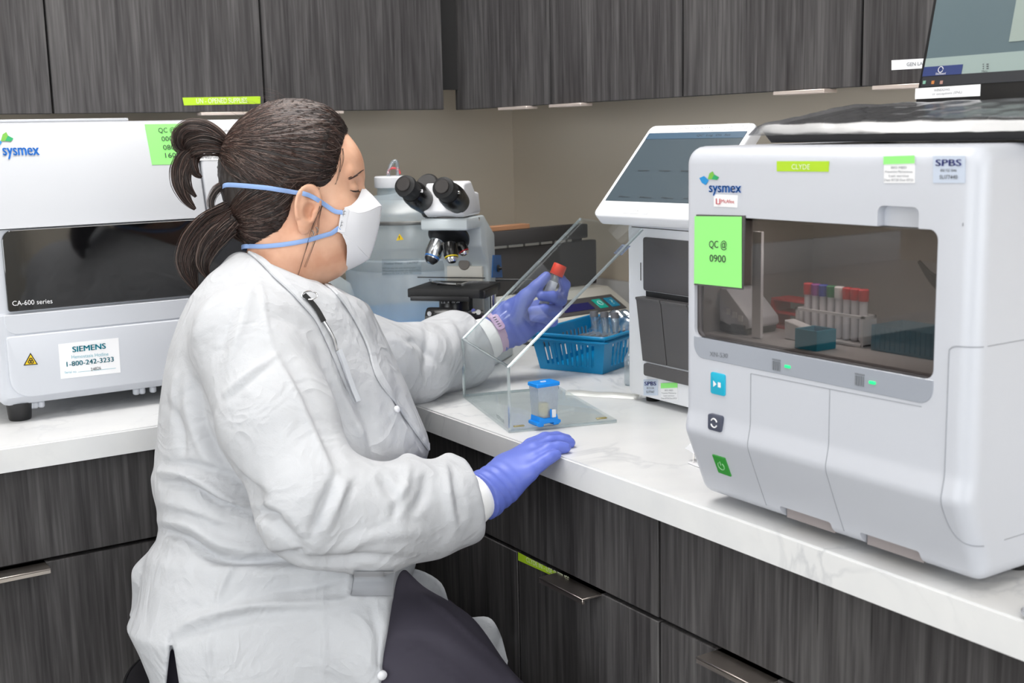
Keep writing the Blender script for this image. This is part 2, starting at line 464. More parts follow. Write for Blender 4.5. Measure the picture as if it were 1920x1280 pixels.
up.box((-0.02, -3.6, ZC), (-0.002, -0.02, ZC + 0.10), 0.002)
obj('backsplash', up, MARBLE, ct)

def dist_from(P, axis):
    return P

# wall cabinets -----------------------------------------------------
def door_panel(axis, a, b, z0, z1, front, th=0.020):
    g = 0.0018
    if axis == 'x': return MB().box((a + g, front, z0), (b - g, front + th, z1), 0.0012, 1)
    return MB().box((front, a + g, z0), (front + th, b - g, z1), 0.0012, 1)
def pull(axis, a, b, z, front, out=0.014, hang=0.0068):
    """thin edge pull lapped over a door edge"""
    if axis == 'x': return MB().box((a, front - out, z - hang), (b, front + 0.016, z - 0.0006), 0.0008, 1)
    return MB().box((front - out, a, z - hang), (front + 0.016, b, z - 0.0006), 0.0008, 1)
def wall_cabinet(axis, edges, pulls, label, z1=2.25):
    a, b = min(edges), max(edges)
    base = ((a + b) / 2, -DU / 2, ZU) if axis == 'x' else (-DU / 2, (a + b) / 2, ZU)
    t = thing('wall_cabinet', label, 'cabinet', base, 'wall cabinets')
    if axis == 'x': bx = MB().box((a + .003, -DU + .0205, ZU + .045), (b - .003, -0.003, z1))
    else: bx = MB().box((-DU + .0205, a + .003, ZU + .045), (-0.003, b - .003, z1))
    obj('carcass', bx, DARK, t)
    for k in range(len(edges) - 1):
        e0, e1 = sorted(edges[k:k + 2])
        d = obj('door', door_panel(axis, e0, e1, ZU, z1, -DU), WOOD, t)
        if pulls[k]: obj('handle', pull(axis, *pulls[k], ZU, -DU), PULL_M, d)
    return t
UL_A = wall_cabinet('x', [-2.135, -1.705, -1.274], [None, None], 'dark oak wall cabinet at the far left edge of the photo')
UL_B = wall_cabinet('x', [-1.274, -0.844, -0.4096], [(-0.988, -0.852), (-0.836, -0.670)], 'dark oak wall cabinet with lime label, above the person')
UR_A = wall_cabinet('y', [-0.285, -0.6803, -1.0979], [(-0.608, -0.494), (-0.804, -0.692)], 'dark oak wall cabinet next to the room corner, on the right wall')
UR_B = wall_cabinet('y', [-1.0979, -1.5114, -1.925], [(-1.45, -1.339), (-1.655, -1.545)], 'dark oak wall cabinet with white label, behind the desktop monitor')
fl = obj('trim_1', MB().box((-0.4066, -0.30, 1.477), (-0.33, -0.285, 2.25)), DARK); struct(fl)
plu = lambda x, y: on(x, y, 1, -DU)
s = sticker('label_tape', UL_B.children[1], plu, [(342, 183), (488, 180.5), (488, 194.5), (345, 197.5)], LIME)
obj('lettering', text_px('UN - OPENED SUPPLIES', plu, (368, 194), (463, 192.5), 10, 0.0013), PALE_INK, s)
plr = lambda x, y: on(x, y, 0, -DU)
s = sticker('label_tape', UR_B.children[2], plr, [(1672, 113), (1752, 108.5), (1750, 127), (1672, 131.5)], PAPER)
obj('lettering', text_px('GEN LAB', plr, (1701, 124), (1736, 122), 7, 0.0013), INK_SOFT, s)

# base cabinets -----------------------------------------------------
def pull_out(axis, a, b, z, front, out=0.034):
    m_ = MB()
    if axis == 'x':
        m_.box((a, front - out, z - 0.003), (b, front + 0.016, z), 0.0006, 1); m_.box((a, front - out, z - 0.0085), (b, front - out + 0.004, z - 0.001), 0.0006, 1)
    else:
        m_.box((front - out, a, z - 0.003), (front + 0.016, b, z), 0.0006, 1); m_.box((front - out, a, z - 0.0085), (front - out + 0.004, b, z - 0.001), 0.0006, 1)
    return m_
def base_cabinet(axis, a, b, split, pulls, label, zg=ZG):
    base = ((a + b) / 2, -0.5, 0) if axis == 'x' else (-0.5, (a + b) / 2, 0)
    t = thing('base_cabinet', label, 'cabinet', base, 'base cabinets')
    if axis == 'x': bx = MB().box((a + .002, -FX + .0205, .1), (b - .002, -0.01, ZT - .001)); bx.box((a + .002, -FX + .08, 0), (b - .002, -0.05, .1))
    else: bx = MB().box((-FX + .0205, a + .002, .1), (-0.01, b - .002, ZT - .001)); bx.box((-FX + .08, a + .002, 0), (-0.05, b - .002, .1))
    obj('carcass', bx, DARK, t)
    obj('drawer_front', door_panel(axis, a, b, zg + .003, ZT - .006, -FX), WOOD, t)
    ed = [a] + list(split) + [b]
    for k in range(len(ed) - 1):
        d = obj('door', door_panel(axis, ed[k], ed[k + 1], .11, zg - .003, -FX), WOOD, t)
        if pulls[k]: obj('handle', pull_out(axis, *pulls[k], zg - .003, -FX), STEEL, d)
    return t
BL = base_cabinet('x', -2.13, -1.268, [-1.70], [None, (-1.62, -1.456)], 'dark oak base cabinet under the left worktop, steel pull at its top edge', 0.7155)
BL2 = base_cabinet('x', -3.0, -2.135, [-2.56], [None, None], 'dark oak base cabinet further left, outside the photo')
BR = base_cabinet('y', -1.6165, -0.875, [-1.2695], [(-1.489, -1.379), None], 'dark oak base cabinet with a lime label, beside the knees of the seated person', 0.723)
BR2 = base_cabinet('y', -2.36, -1.6175, [-1.99], [None, (-1.837, -1.729)], 'dark oak base cabinet at the right, beneath the large analyzer', 0.724)
BR3 = base_cabinet('y', -3.1, -2.361, [-2.73], [None, None], 'dark oak base cabinet nearest the photographer, outside the photo', 0.724)
struct(obj('trim_2', MB().box((-1.266, -FX + .03, 0), (-FX + .05, -FX + .05, ZT - .002)).box((-FX + .03, -FX - .036, 0), (-FX + .05, -FX + .03, ZT - .002)), DARK))
pld = lambda x, y: on(x, y, 0, -FX)
dr = [c for c in BR.children if c.name.startswith('door')][0]
s = sticker('label_tape', dr, pld, [(972, 1035), (1070, 1086), (1070, 1094), (972, 1050)], LIME)
obj('lettering', text_px('CLYDE IN - USE SUPPLIES', pld, (988, 1052), (1068, 1090), 9, 0.0013), PALE_INK, s)
# ------------------------------------------------------------------ left analyzer (black window, on the left worktop)
SW = lambda p: (p[1], p[0], p[2])                # profile (y, z) swept along x
CAY = -0.70
ca = thing('coagulation_analyzer', 'long white bench analyzer with a black window strip, on the left worktop', 'laboratory analyzer', (-1.19, -0.45, ZC))
plc = lambda x, y: on(x, y, 1, CAY)
mb = MB().prism([(CAY + .004, .958), (CAY + .02, .943), (-.22, .943), (-.22, 1.2365), (CAY + .008, 1.2365), (CAY + .008, 1.10), (CAY, 1.096)], -1.476, -.902, 0.014, 3, T=SW)
ca_body = obj('body', mb, LAB_GREY, ca)
mb = MB().prism([(CAY - .001, 1.2385), (CAY + .006, 1.262), (CAY + .036, 1.392), (CAY + .05, 1.406), (CAY + .07, 1.410), (-.22, 1.410), (-.22, 1.2385)], -1.478, -1.1065, 0.005, 3, T=SW)
ca_cover = obj('cover', mb, CA_WHITE, ca)
mb = MB().prism([(CAY - .001, 1.2385), (CAY + .006, 1.262), (CAY + .036, 1.392), (CAY + .05, 1.406), (CAY + .07, 1.410), (-.22, 1.410), (-.22, 1.2385)], -1.1035, -.90, 0.005, 3, T=SW)
ca_side = obj('side_cover', mb, CA_WHITE, ca)
obj('lid', MB().box((-1.44, CAY + .08, 1.4102), (-1.21, -.30, 1.4155), 0.002), CA_WHITE, ca)
win = MB().prism(rrect(-1.4525, -.93, 1.1025, 1.236, (.004, .004, .004, .018)), CAY - .0015, CAY + .006, 0.0012, 1)
ca_win = obj('window', win, BLACK_GLOSS, ca)
obj('lettering', text_px('CA-600 series', plc, (23, 573), (98, 568), 9.5, 0.0022), WHITE_INK, ca_win)
# raised lower front panel
pn = MB().prism(rrect(-1.4605, -.918, .957, 1.062, (.034, .034, .006, .006), 8), CAY - .004, CAY + .004, 0.003, 3)
obj('front_panel', pn, LAB_GREY, ca)
ledge = MB().prism(rrect(-1.4605, -.918, 1.064, 1.0975, (.02, .02, .003, .003), 6), CAY - .0012, CAY + .003, 0.001, 1)
obj('grip_strip', ledge, LAB_GREY, ca)
for x in (-1.443, -.935):
    for y in (-.664, -.26):
        obj('foot', MB().lathe([(.017, .9142), (.0185, .917), (.021, .944)], 24, (x, y, 0)), BLACK, ca)
for px_ in (66, 74, 86, 268, 279, 300):
    q = plc(px_, 765); obj('leveling_knob', MB().lathe([(.004, .930), (.006, .932), (.006, .940), (.003, .9435)], 12, (q[0], CAY + .035, 0)), LAB_GREY, ca)
# logo on the sloping cover
N_CA = nz(np.cross((1, 0, 0), (0, .030, .130)))
plcov = lambda x, y: on_pl(x, y, (0, CAY + .006, 1.262), N_CA)
UPC = nz((0, .030, .130))
def leaf(mb, pl, pts, lift):
    P = [pl(*q) for q in pts]; n = nz(CAM_LOC - P[0]); return mb.poly([p + n * lift for p in P])
def logo(parent, pl, ox, oy, s, up=(0, 0, 1), sk=0.0):
    """leaf mark and wordmark, ox oy = pixel of the mark's centre, s = pixel scale"""
    q = lambda x, y: (ox + x * s, oy + y * s + sk * x * s)
    obj('logo_leaf', leaf(MB(), pl, [q(-20, 0), q(-11, -4), q(-2, 4), q(-8, 13), q(-15, 9)], .0009), LOGO_BLUE, parent, smooth=False)
    obj('logo_leaf', leaf(MB(), pl, [q(-4, 2), q(-1, -9), q(5, -13), q(8, -7), q(3, 2)], .0011), LOGO_LIME, parent, smooth=False)
    obj('logo_leaf', leaf(MB(), pl, [q(3, 2), q(8, -7), q(17, -2), q(13, 3)], .0013), LOGO_GREEN, parent, smooth=False)
    return obj('wordmark', text_px('sysmex', pl, q(0, 26), q(60, 26), 20 * s, .0012, up, bold=.03), BLUE_INK, parent)
logo(ca_cover, plcov, 6, 262, 1.13, UPC, -0.01)
n = sticker('note', ca_cover, plcov, [(271, 233), (343, 232), (352, 308), (285, 309)], NOTE, n=-N_CA)
for txt, a, b in (('QC @', (297, 249), (329, 248)), ('0000', (303, 265), (331, 264)), ('0800', (306, 281), (335, 280)), ('1600', (310, 296), (338, 295))):
    obj('lettering', text_px(txt, plcov, a, b, 9.5, .0016, UPC), INK, n)
n = sticker('instruction_label', ca_side, plcov, [(362, 226), (440, 224), (442, 300), (366, 301)], PAPER, n=-N_CA)
mb = MB(); text_px('Function', plcov, (413, 248), (446, 247), 6, .0014, UPC, mb)
for i in range(5): text_px('set key start panel', plcov, (372, 262 + 9 * i), (436, 261 + 9 * i), 3.5, .0014, UPC, mb)
obj('lettering', mb, INK_SOFT, n)
n = sticker('hotline_label', ca, lambda x, y: on(x, y, 1, CAY - .004), [(109, 645), (222, 633), (226, 698), (114, 710)], PAPER)
pls = lambda x, y: on(x, y, 1, CAY - .004)
obj('lettering', text_px('SIEMENS', pls, (136, 660), (198, 653), 11, .0014, bold=.05), TEAL_INK, n)
obj('lettering', text_px('Hemostasis Hotline', pls, (134, 672), (203, 666), 6.5, .0014), TEAL_SOFT, n)
obj('lettering', text_px('1-800-242-3233', pls, (125, 687), (213, 677), 9.5, .0014, bold=.03), TEAL_INK, n)
obj('lettering', text_px('24826', pls, (170, 695), (189, 692), 6, .0014), INK, n)
obj('lettering', text_px('Serial no.', pls, (121, 700), (144, 698), 4.5, .0014), TEAL_SOFT, n)
A_, B_ = pls(146, 697.5), pls(217, 690)
obj('ruled_line', MB().poly([A_ + (0, -.0014, 0), B_ + (0, -.0014, 0), B_ + (0, -.0014, .0006), A_ + (0, -.0014, .0006)]), TEAL_SOFT, n, smooth=False)
def warning(parent, pl, L, R, T, ring=True):
    w = sticker('warning_sign', parent, pl, [L, R, T], BLACK_MATT)
    c = np.mean([L, R, T], 0); inn = [tuple(c + (np.array(q) - c) * .78) for q in (L, R, T)]
    f = sticker('yellow_field', w, pl, inn, YELLOW, lift=.0014)
    return f, c
f_, c_ = warning(ca, pls, (44, 685), (71, 683), (57, 661))
mb = MB()
for a in (90, 210, 330):
    cc = c_ + np.array((math.cos(math.radians(a)), -math.sin(math.radians(a)))) * 3.0
    mb.tube([pls(cc[0] + 2.6 * math.cos(k), cc[1] + 2.6 * math.sin(k)) + (0, -.0022, 0) for k in np.linspace(0, 2 * math.pi, 13)[:-1]], .0007, 5, True)
obj('biohazard_symbol', mb, BLACK_MATT, f_)

# ------------------------------------------------------------------ large analyzer in the right foreground
XX = -0.87; XYC = -1.91
FXN = frame((XX, XYC, ZC), (0, -1, 0), (1, 0, 0), (0, 0, 1))      # x right, y into the machine, z up
xn = thing('hematology_analyzer', 'big white boxy analyzer with tinted window and lime name tape, right foreground', 'laboratory analyzer', (-0.64, XYC, ZC))
plx = lambda x, y: on(x, y, 0, XX)
def fillet(P, R, n=6):
    out = []
    m = len(P)
    for i in range(m):
        a, b, c = map(np.array, (P[i - 1], P[i], P[(i + 1) % m])); r = R[i]
        if r <= 0: out.append(tuple(b)); continue
        u, v = nz(a - b), nz(c - b); ang = math.acos(np.clip(u @ v, -1, 1)); t = r / math.tan(ang / 2)
        p0, p1 = b + u * t, b + v * t; ctr = b + nz(u + v) * (r / math.sin(ang / 2))
        a0 = math.atan2(*(p0 - ctr)[::-1]); a1 = math.atan2(*(p1 - ctr)[::-1]); da = (a1 - a0 + math.pi) % (2 * math.pi) - math.pi
        for k in range(n + 1): 
            t_ = a0 + da * k / n; out.append((ctr[0] + r * math.cos(t_), ctr[1] + r * math.sin(t_)))
    return out
prof = fillet([(-.005, .098), (0, .122), (0, .438), (.46, .438), (.46, .012), (.030, .012)], [.022, .05, .021, .02, .018, .019])
pf = np.array(prof); tg = np.roll(pf, -1, 0) - np.roll(pf, 1, 0); nr = np.stack([tg[:, 1], -tg[:, 0]], 1); nr /= np.linalg.norm(nr, axis=1)[:, None]
if ((pf + nr * .001)[:, 1].max() > pf[:, 1].max()): nr = -nr
RB = .018; rings = []
for sg, ks in ((-1, range(0, 7)), (1, range(6, -1, -1))):
    for k in ks:
        a = math.pi / 2 * k / 6; rings.append([FXN((sg * (.206 - RB * (1 - math.sin(a))), q[0], q[1])) for q in pf + nr * RB * (1 - math.cos(a))]) if False else rings.append([FXN((sg * (.206 - RB + RB * math.cos(a)), q[0], q[1])) for q in pf + nr * RB * (1 - math.sin(a))])
mb = MB().grid(np.array(rings), True); k_ = len(pf); mb.f.append(tuple(range(k_))); mb.f.append(tuple(len(mb.v) - k_ + j for j in range(k_)))
xb = obj('body', mb, XN_WHITE, xn)
def xbox(x0, x1, y0, y1, z0, z1, r=0.0):
    if r: return MB().prism(rrect(x0, x1, z0, z1, r), y0, y1, T=FXN)
    return MB().box((x0, y0, z0), (x1, y1, z1), T=FXN)
def loc(mbx):
    return mbx
WIN = (-.184, .161, .2135, .3585)
cuts = [loc(xbox(*WIN[:2], -.03, .20, *WIN[2:], .010)),
        loc(xbox(.088, .138, -.03, .010, .352, .379, (.001, .001, .007, .007)))]
lo = lambda x, y: on(x, y, 0, XX + .02)
for a, b in (((1457, 955), (1552, 992)), ((1607, 1008), (1718, 1052))):
    xa, xb_ = -(lo(*a)[1] - XYC), -(lo(*b)[1] - XYC)
    cuts.append(loc(xbox(xa, xb_, -.03, .06, -.01, .0275, .003)))
bool_cut(xb, cuts)
INNER = mat('light_grey_inner_lining', (150, 147, 144), 0.6)
INFLOOR = mat('pale_grey_inner_tray', (190, 188, 188), 0.5)
mb = MB().box((WIN[0] + .002, .196, WIN[2]), (WIN[1] - .002, .199, WIN[3]), T=FXN)
mb.box((WIN[0] + .0005, .012, WIN[2]), (WIN[0] + .003, .196, WIN[3] - .001), T=FXN).box((WIN[1] - .003, .012, WIN[2]), (WIN[1] - .0005, .196, WIN[3] - .001), T=FXN)
mb.box((WIN[0] + .002, .012, WIN[3] - .004), (WIN[1] - .002, .196, WIN[3] - .001), T=FXN)
obj('inner_lining', mb, INNER, xn)
il_ = bpy.data.lights.new('inner_lamp_light', 'AREA'); il_.shape = 'RECTANGLE'; il_.size = .26; il_.size_y = .03; il_.energy = .35; il_.color = (1, .97, .94)  # added light that brightens the dark compartment behind the pane
ilo = bpy.data.objects.new('inner_lamp_light', il_); ilo.location = FXN(((WIN[0] + WIN[1]) / 2, .06, WIN[3] - .0075)); ilo.rotation_euler = (0, 0, math.pi / 2); C.objects.link(ilo)
obj('inner_lamp', MB().box((WIN[0] + .03, .045, WIN[3] - .0065), (WIN[1] - .03, .075, WIN[3] - .0042), T=FXN), emis(mat('inner_lamp_diffuser', (240, 240, 240), .5), (255, 248, 240), .6), xn)  # glowing strip invented to carry the added compartment light
obj('inner_tray', MB().box((WIN[0] + .003, .012, WIN[2] + .0005), (WIN[1] - .003, .196, WIN[2] + .003), T=FXN), INFLOOR, xn)
SMOKE = clear_mat('smoked_window_plastic', (196, 192, 190), gloss=0.05, body=0.0)
obj('window', MB().prism(rrect(WIN[0] + .001, WIN[1] - .001, WIN[2], WIN[3] - .001, .009), .004, .007, T=FXN), SMOKE, xn)
# pale strip under the window
STRIP = mat('pale_grey_gloss_strip', (158, 163, 173), 0.2)
obj('light_strip', MB().prism(rrect(-.1845, .1615, .1885, .2135, (.016, .016, .0005, .0005)), -.0008, .004, .0006, 1, T=FXN), STRIP, xn)
obj('lettering', text_px('XN-530', plx, (1332, 667), (1366, 671), 9, .0014), INK_SOFT, xn)
GREEN_LED = emis(mat('green_indicator_light', (30, 220, 130), 0.4), (30, 235, 130), 0.9)
for (x, y), (rx_, ry_) in (((1478, 687), (1457, 684)), ((1637, 717), (1613, 712))):
    q = plx(x, y); obj('indicator_light', MB().box(q - (.0022, .0042, .0016), q + (.0, .0042, .0016), .0009), GREEN_LED, xn)
    mb = MB(); r0 = plx(rx_, ry_)
    mb.box(r0 + (-.0016, -.0062, .0052), r0 + (-.0010, .0062, .0066))
    for k in (-.0048, -.0016, .0016, .0048): mb.box(r0 + (-.0016, k - .001, -.006), r0 + (-.0010, k + .001, .004))
    obj('rack_symbol', mb, INK_SOFT, xn)
# buttons
def button(name, pl, corners, m, th=.0016, r=None):
    P = [pl(*c) for c in corners]; return obj(name, MB().poly([p + nz(np.cross(P[1] - P[0], P[3] - P[0])) * 0 + np.array((-.0016, 0, 0)) for p in P], .0016, (-1, 0, 0)), m, xn, smooth=False)
CYAN = mat('cyan_button', (20, 176, 208), 0.4); SLATE = mat('slate_button', (72, 76, 92), 0.4); GREEN = mat('green_power_button', (52, 150, 56), 0.4)
def rbtn(name, x0, x1, z0, z1, m, r=.003):
    return obj(name, MB().prism(rrect(x0, x1, z0, z1, r), -.0052 if z0 < .13 else -.0018, .001, .0006, 2, T=FXN), m, xn)
def lx(x, y):
    q = plx(x, y); return -(q[1] - XYC), q[2] - ZC
a, b = lx(1334, 738), lx(1361, 702); b1 = rbtn('start_button', a[0], b[0], a[1] + .001, b[1], CYAN)
c = ((a[0] + b[0]) / 2, (a[1] + b[1]) / 2)
mb = MB().poly([FXN((c[0] - .007, -.0022, c[1] - .004)), FXN((c[0] - .001, -.0022, c[1])), FXN((c[0] - .007, -.0022, c[1] + .004))])
mb.poly([FXN((c[0] + .001, -.0022, c[1] - .003)), FXN((c[0] + .006, -.0022, c[1] - .003)), FXN((c[0] + .006, -.0022, c[1] + .003)), FXN((c[0] + .001, -.0022, c[1] + .003))])
obj('play_symbol', mb, WHITE_INK, b1, smooth=False)
a, b = lx(1333, 803), lx(1358, 780); b2 = rbtn('mode_button', a[0], b[0], a[1], b[1], SLATE)
c = ((a[0] + b[0]) / 2, (a[1] + b[1]) / 2)
mb = MB()
for s0 in (0.35, 0.35 + math.pi): mb.tube([FXN((c[0] + .0052 * math.cos(k), -.0058, c[1] + .0052 * math.sin(k))) for k in np.linspace(s0, s0 + 2.3, 9)], .0009, 5)
obj('cycle_symbol', mb, WHITE_INK, b2)
# power button on the sloping skirt
SKN = nz(np.cross((0, -1, 0), (-.035, 0, .086)))
P_SK = FXN((0, .030, .012))
plsk = lambda x, y: on_pl(x, y, P_SK, SKN)
b3 = sticker('power_button', xn, plsk, [(1337, 851), (1360, 858), (1372, 892), (1349, 884)], GREEN, th=.0022, lift=.0018)
PC = plsk(1354.5, 872); usk = nz((-.035, 0, .086)); esk = np.array((0, -1., 0)); nsk = SKN if SKN[0] < 0 else -SKN
mb = MB().tube([PC + nsk * .0022 + esk * .0052 * math.cos(k) + usk * .0052 * math.sin(k) for k in np.linspace(2.2, 7.2, 14)], .0006, 5)
mb.tube([PC + nsk * .0022 + usk * t for t in (.001, .0065)], .0006, 5)
obj('power_symbol', mb, mat('pale_green_ink', (150, 205, 150), .5), b3)
# seams
SEAM = mat('panel_seam_shadow_gap', (150, 153, 160), 0.7)
def seam(pl, pts, r=.0007):
    P = [pl(*q) for q in pts]; return MB().tube(smooth_curve(P, 24), r, 6)
pz = pf[pf[:, 0] < .2]; pz = pz[np.argsort(pz[:, 1])]; pz = pz[pz[:, 1] > .0125]
def ysurf(x, z):
    y = float(np.interp(z, pz[:, 1], pz[:, 0])); e = abs(x) - (.206 - RB)
    if e > 0: y += RB - math.sqrt(max(0, RB * RB - min(e, RB) ** 2))
    return y
def on_face(pts, n=40):
    C_ = smooth_curve([np.array((x, z, 0.)) for x, z in pts], n); return [FXN((c[0], ysurf(c[0], c[1]) - .0001, c[1])) for c in C_]
def xl(px_, py_): return -(plx(px_, py_)[1] - XYC)
for (tx, ty), bx in (((1408, 700), None), ((1556, 730), None)):
    x_ = xl(tx, ty); z_ = plx(tx, ty)[2] - ZC
    obj('panel_seam', MB().tube(on_face([(x_, z_), (x_, .13), (x_, .10), (x_, .06), (x_ + .001, .022)], 60), .0005, 6), SEAM, xn)
obj('panel_seam', MB().tube([plx(1408, 700), plx(1556, 729)], .0005, 6).tube([plx(1556, 729), plx(1728, 762)], .0005, 6), SEAM, xn)
mb = MB().tube(on_face([(.2055, .2505), (.196, .2505), (.186, .250), (.1795, .247), (.178, .240), (.178, .2), (.178, .12), (.1785, .085), (.183, .066), (.193, .056), (.2055, .053)], 110), .0006, 6)
mb.tube([FXN((.2058, RB + .001, .2505)), FXN((.206, .44, .2505))], .0006, 6).tube([FXN((.2058, RB + .04, .053)), FXN((.206, .44, .053))], .0006, 6)
obj('panel_seam', mb, SEAM, xn)
obj('guide_strip', MB().box((-.118, .030, WIN[2] + .004), (-.104, .034, WIN[3] - .018), T=FXN), WP if 'WP' in globals() else LAB_WHITE, xn)  # white paper from the window's reflection, stood behind the pane
obj('small_slot', MB().box(plx(1790, 423) - (.0008, 0, 0), plx(1806, 418) + (.001, 0, 0)), CHARCOAL, xn)
logo(xn, plx, 1331, 334, 1.0, sk=.02)
s = sticker('name_tape', xn, plx, [(1457, 302), (1555, 302), (1554, 322), (1457, 321)], LIME)
obj('lettering', text_px('CLYDE', plx, (1486, 317), (1520, 317.5), 10, .0014), PALE_INK, s)
s = sticker('antivirus_label', xn, plx, [(1339, 364), (1384, 366), (1383, 389), (1339, 387)], PAPER)
RED_INK = mat('red_ink', (196, 60, 70), 0.6)
obj('lettering', text_px('McAfee', plx, (1354, 380), (1378, 381), 7, .0014), RED_INK, s)
mb = MB(); q = plx(1348, 377)
mb.tube([q + (-.0014, .003, .003), q + (-.0014, .003, -.003), q + (-.0014, -.003, -.003), q + (-.0014, -.003, .003)], .0006, 5)
obj('shield_symbol', mb, RED_INK, s)
def service_label(parent, pl, x0, y0, x1, y1, up=(0, 0, 1)):
    s_ = sticker('service_label', parent, pl, [(x0, y0), (x1, y0), (x1, y1), (x0, y1)], PAPER)
    h = y1 - y0
    sticker('green_band', s_, pl, [(x0, y0), (x1, y0 - .04 * h), (x1, y0 + .26 * h), (x0, y0 + .3 * h)], NOTE, lift=.0013)
    m_ = MB(); w = x1 - x0
    for i, t_ in enumerate(('BIO MED', 'Preventive Maintenance', 'Last service', 'Date 07/20 Due 07/21')):
        iw = w * (.25, .06, .18, .03)[i]; text_px(t_, pl, (x0 + iw, y0 + h * (.46 + .155 * i)), (x1 - iw, y0 + h * (.46 + .155 * i)), h * .09, .0014, up, m_)
    obj('lettering', m_, INK_SOFT, s_)
def asset_label(parent, pl, x0, y0, x1, y1, code):
    m_ = mat('pale_blue_grey_label', (196, 206, 222), 0.5)
    s_ = sticker('asset_label', parent, pl, [(x0, y0), (x1, y0), (x1, y1), (x0, y1)], m_)
    h = y1 - y0; w = x1 - x0
    obj('lettering', text_px('SPBS', pl, (x0 + .1 * w, y0 + .37 * h), (x1 - .1 * w, y0 + .37 * h), .25 * h, .0014, bold=.04), mat('navy_ink', (60, 66, 160), .5), s_)
    m2 = MB(); text_px('800 722 3646', pl, (x0 + .25 * w, y0 + .58 * h), (x1 - .25 * w, y0 + .58 * h), .1 * h, .0014, mb=m2); text_px(code, pl, (x0 + .22 * w, y0 + .85 * h), (x1 - .22 * w, y0 + .85 * h), .15 * h, .0014, mb=m2)
    obj('lettering', m2, INK, s_)
service_label(xn, plx, 1658, 293, 1716, 343)
asset_label(xn, plx, 1750, 292, 1810, 343, 'SU77440')
pln = lambda x, y: on(x, y, 0, XX - .0016)
s = sticker('note_holder', xn, pln, [(1306, 402), (1397, 404), (1393, 543), (1302, 534)], CHARCOAL, th=.0018)
plnn = lambda x, y: on(x, y, 0, XX - .0026)
s2 = sticker('note', s, plnn, [(1303, 405), (1391, 406), (1391, 540), (1302, 531)], NOTE)
obj('lettering', text_px('QC @', plnn, (1331, 464), (1364, 465), 14, .0014), INK, s2)
obj('lettering', text_px('0900', plnn, (1332, 490), (1362, 492), 14, .0014), INK, s2)
for sx in (-.17, .17):
    for y in (.13, .42): obj('foot', MB().lathe([(.014, .0003), (.014, .014)], 20, FXN((sx, y, 0))), RUBBER, xn)
# paper tray edges in the skirt cut-outs
for a, b in (((1457, 955), (1552, 992)), ((1607, 1008), (1718, 1052))):
    xa, xb_ = -(lo(*a)[1] - XYC), -(lo(*b)[1] - XYC)
    obj('rack_slot', MB().box((xa + .002, .034, .0125), (xb_ - .002, .058, .0265), T=FXN), mat('warm_grey_slot', (150, 142, 142), .6), xn)

# objects standing in for the window's bench reflection, added behind the tinted pane
ZI = ZC + WIN[2] + .0032
def inn(px, py, yl):
    return on(px, py, 0, XX + yl)
rd = thing('barcode_reader', 'light grey handheld reader lying inside the big analyzer, below its green note', 'reader', (-.80, -1.70, ZI))
T_ = frame((-.835, -1.737, ZI), (0, -1, 0), (1, 0, 0), (0, 0, 1))
mb = MB().prism(fillet([(-.006, .012), (.032, .004), (.046, .010), (.044, .020), (.006, .052), (-.008, .052)], [.004, .004, .004, .006, .006, .004]), .0, .05, .003, 2, T=T_)
obj('housing', mb, LAB_GREY, rd)
obj('base', MB().prism(fillet([(-.008, 0), (.04, 0), (.044, .008), (-.008, .012)], [.002] * 4), .002, .048, .001, 1, T=T_), BLACK, rd)
obj('trigger', MB().box((.018, -.004, .006), (.04, .0, .012), .001, T=T_), BLACK, rd)
mb = MB()
for k in range(3): mb.box((.008 + .010 * k, -.0012, .022 - .003 * k), (.015 + .010 * k, -.0002, .029 - .003 * k), T=T_)
obj('label', mb, PAPER, rd)
RED_P = mat('red_rack_plastic', (200, 34, 40), 0.4)
rr = thing('tube_rack', 'red test tube rack with two levels, inside the big analyzer', 'rack', (-.76, -1.78, ZI))
T_ = frame((-.770, -1.752, ZI), (0, -1, 0), (1, 0, 0), (0, 0, 1))
mb = MB()
for z in (0, .018, .034): mb.box((0, 0, z), (.062, .03, z + .003), .0006, 1, T=T_)
obj('shelf', mb, RED_P, rr)
for x in (0, .0585): obj('end_panel', MB().box((x, 0, .003), (x + .0035, .03, .034), T=T_), RED_P, rr)
cols = [(200, 30, 40), (150, 60, 150), (40, 60, 170), (20, 120, 70), (235, 235, 235), (200, 30, 40), (200, 30, 40), (200, 30, 40)]
cnames = ['red', 'purple', 'blue', 'green', 'white', 'red', 'red', 'red']
GLASS = clear_mat('clear_tube_plastic', (238, 240, 242), gloss=.08, body=.12)
LIQ = mat('tube_label_white', (225, 226, 232), .5)
wr = thing('tube_stand', 'white slotted stand holding capped sample tubes inside the big analyzer', 'rack', (-.80, -1.86, ZI))
T2 = frame((-.80, -1.822, ZI), (0, -1, 0), (1, 0, 0), (0, 0, 1))
WP = mat('white_rack_plastic', (228, 228, 230), .5)
mb = MB().prism([(0, 0), (.060, 0), (.060, .012), (.05, .012), (.012, .020), (0, .022)], -.018, -.002, .001, 1, T=T2)
obj('base', mb, WP, wr)
mb = MB().box((.0, .0, .0), (.1, .022, .004), .001, 1, T=T2).box((0, .0, .032), (.1, .003, .035), T=T2).box((0, .019, .032), (.1, .022, .035), T=T2)
for x in (0, .097): mb.box((x, 0, 0), (x + .003, .022, .035), T=T2)
obj('frame', mb, WP, wr)
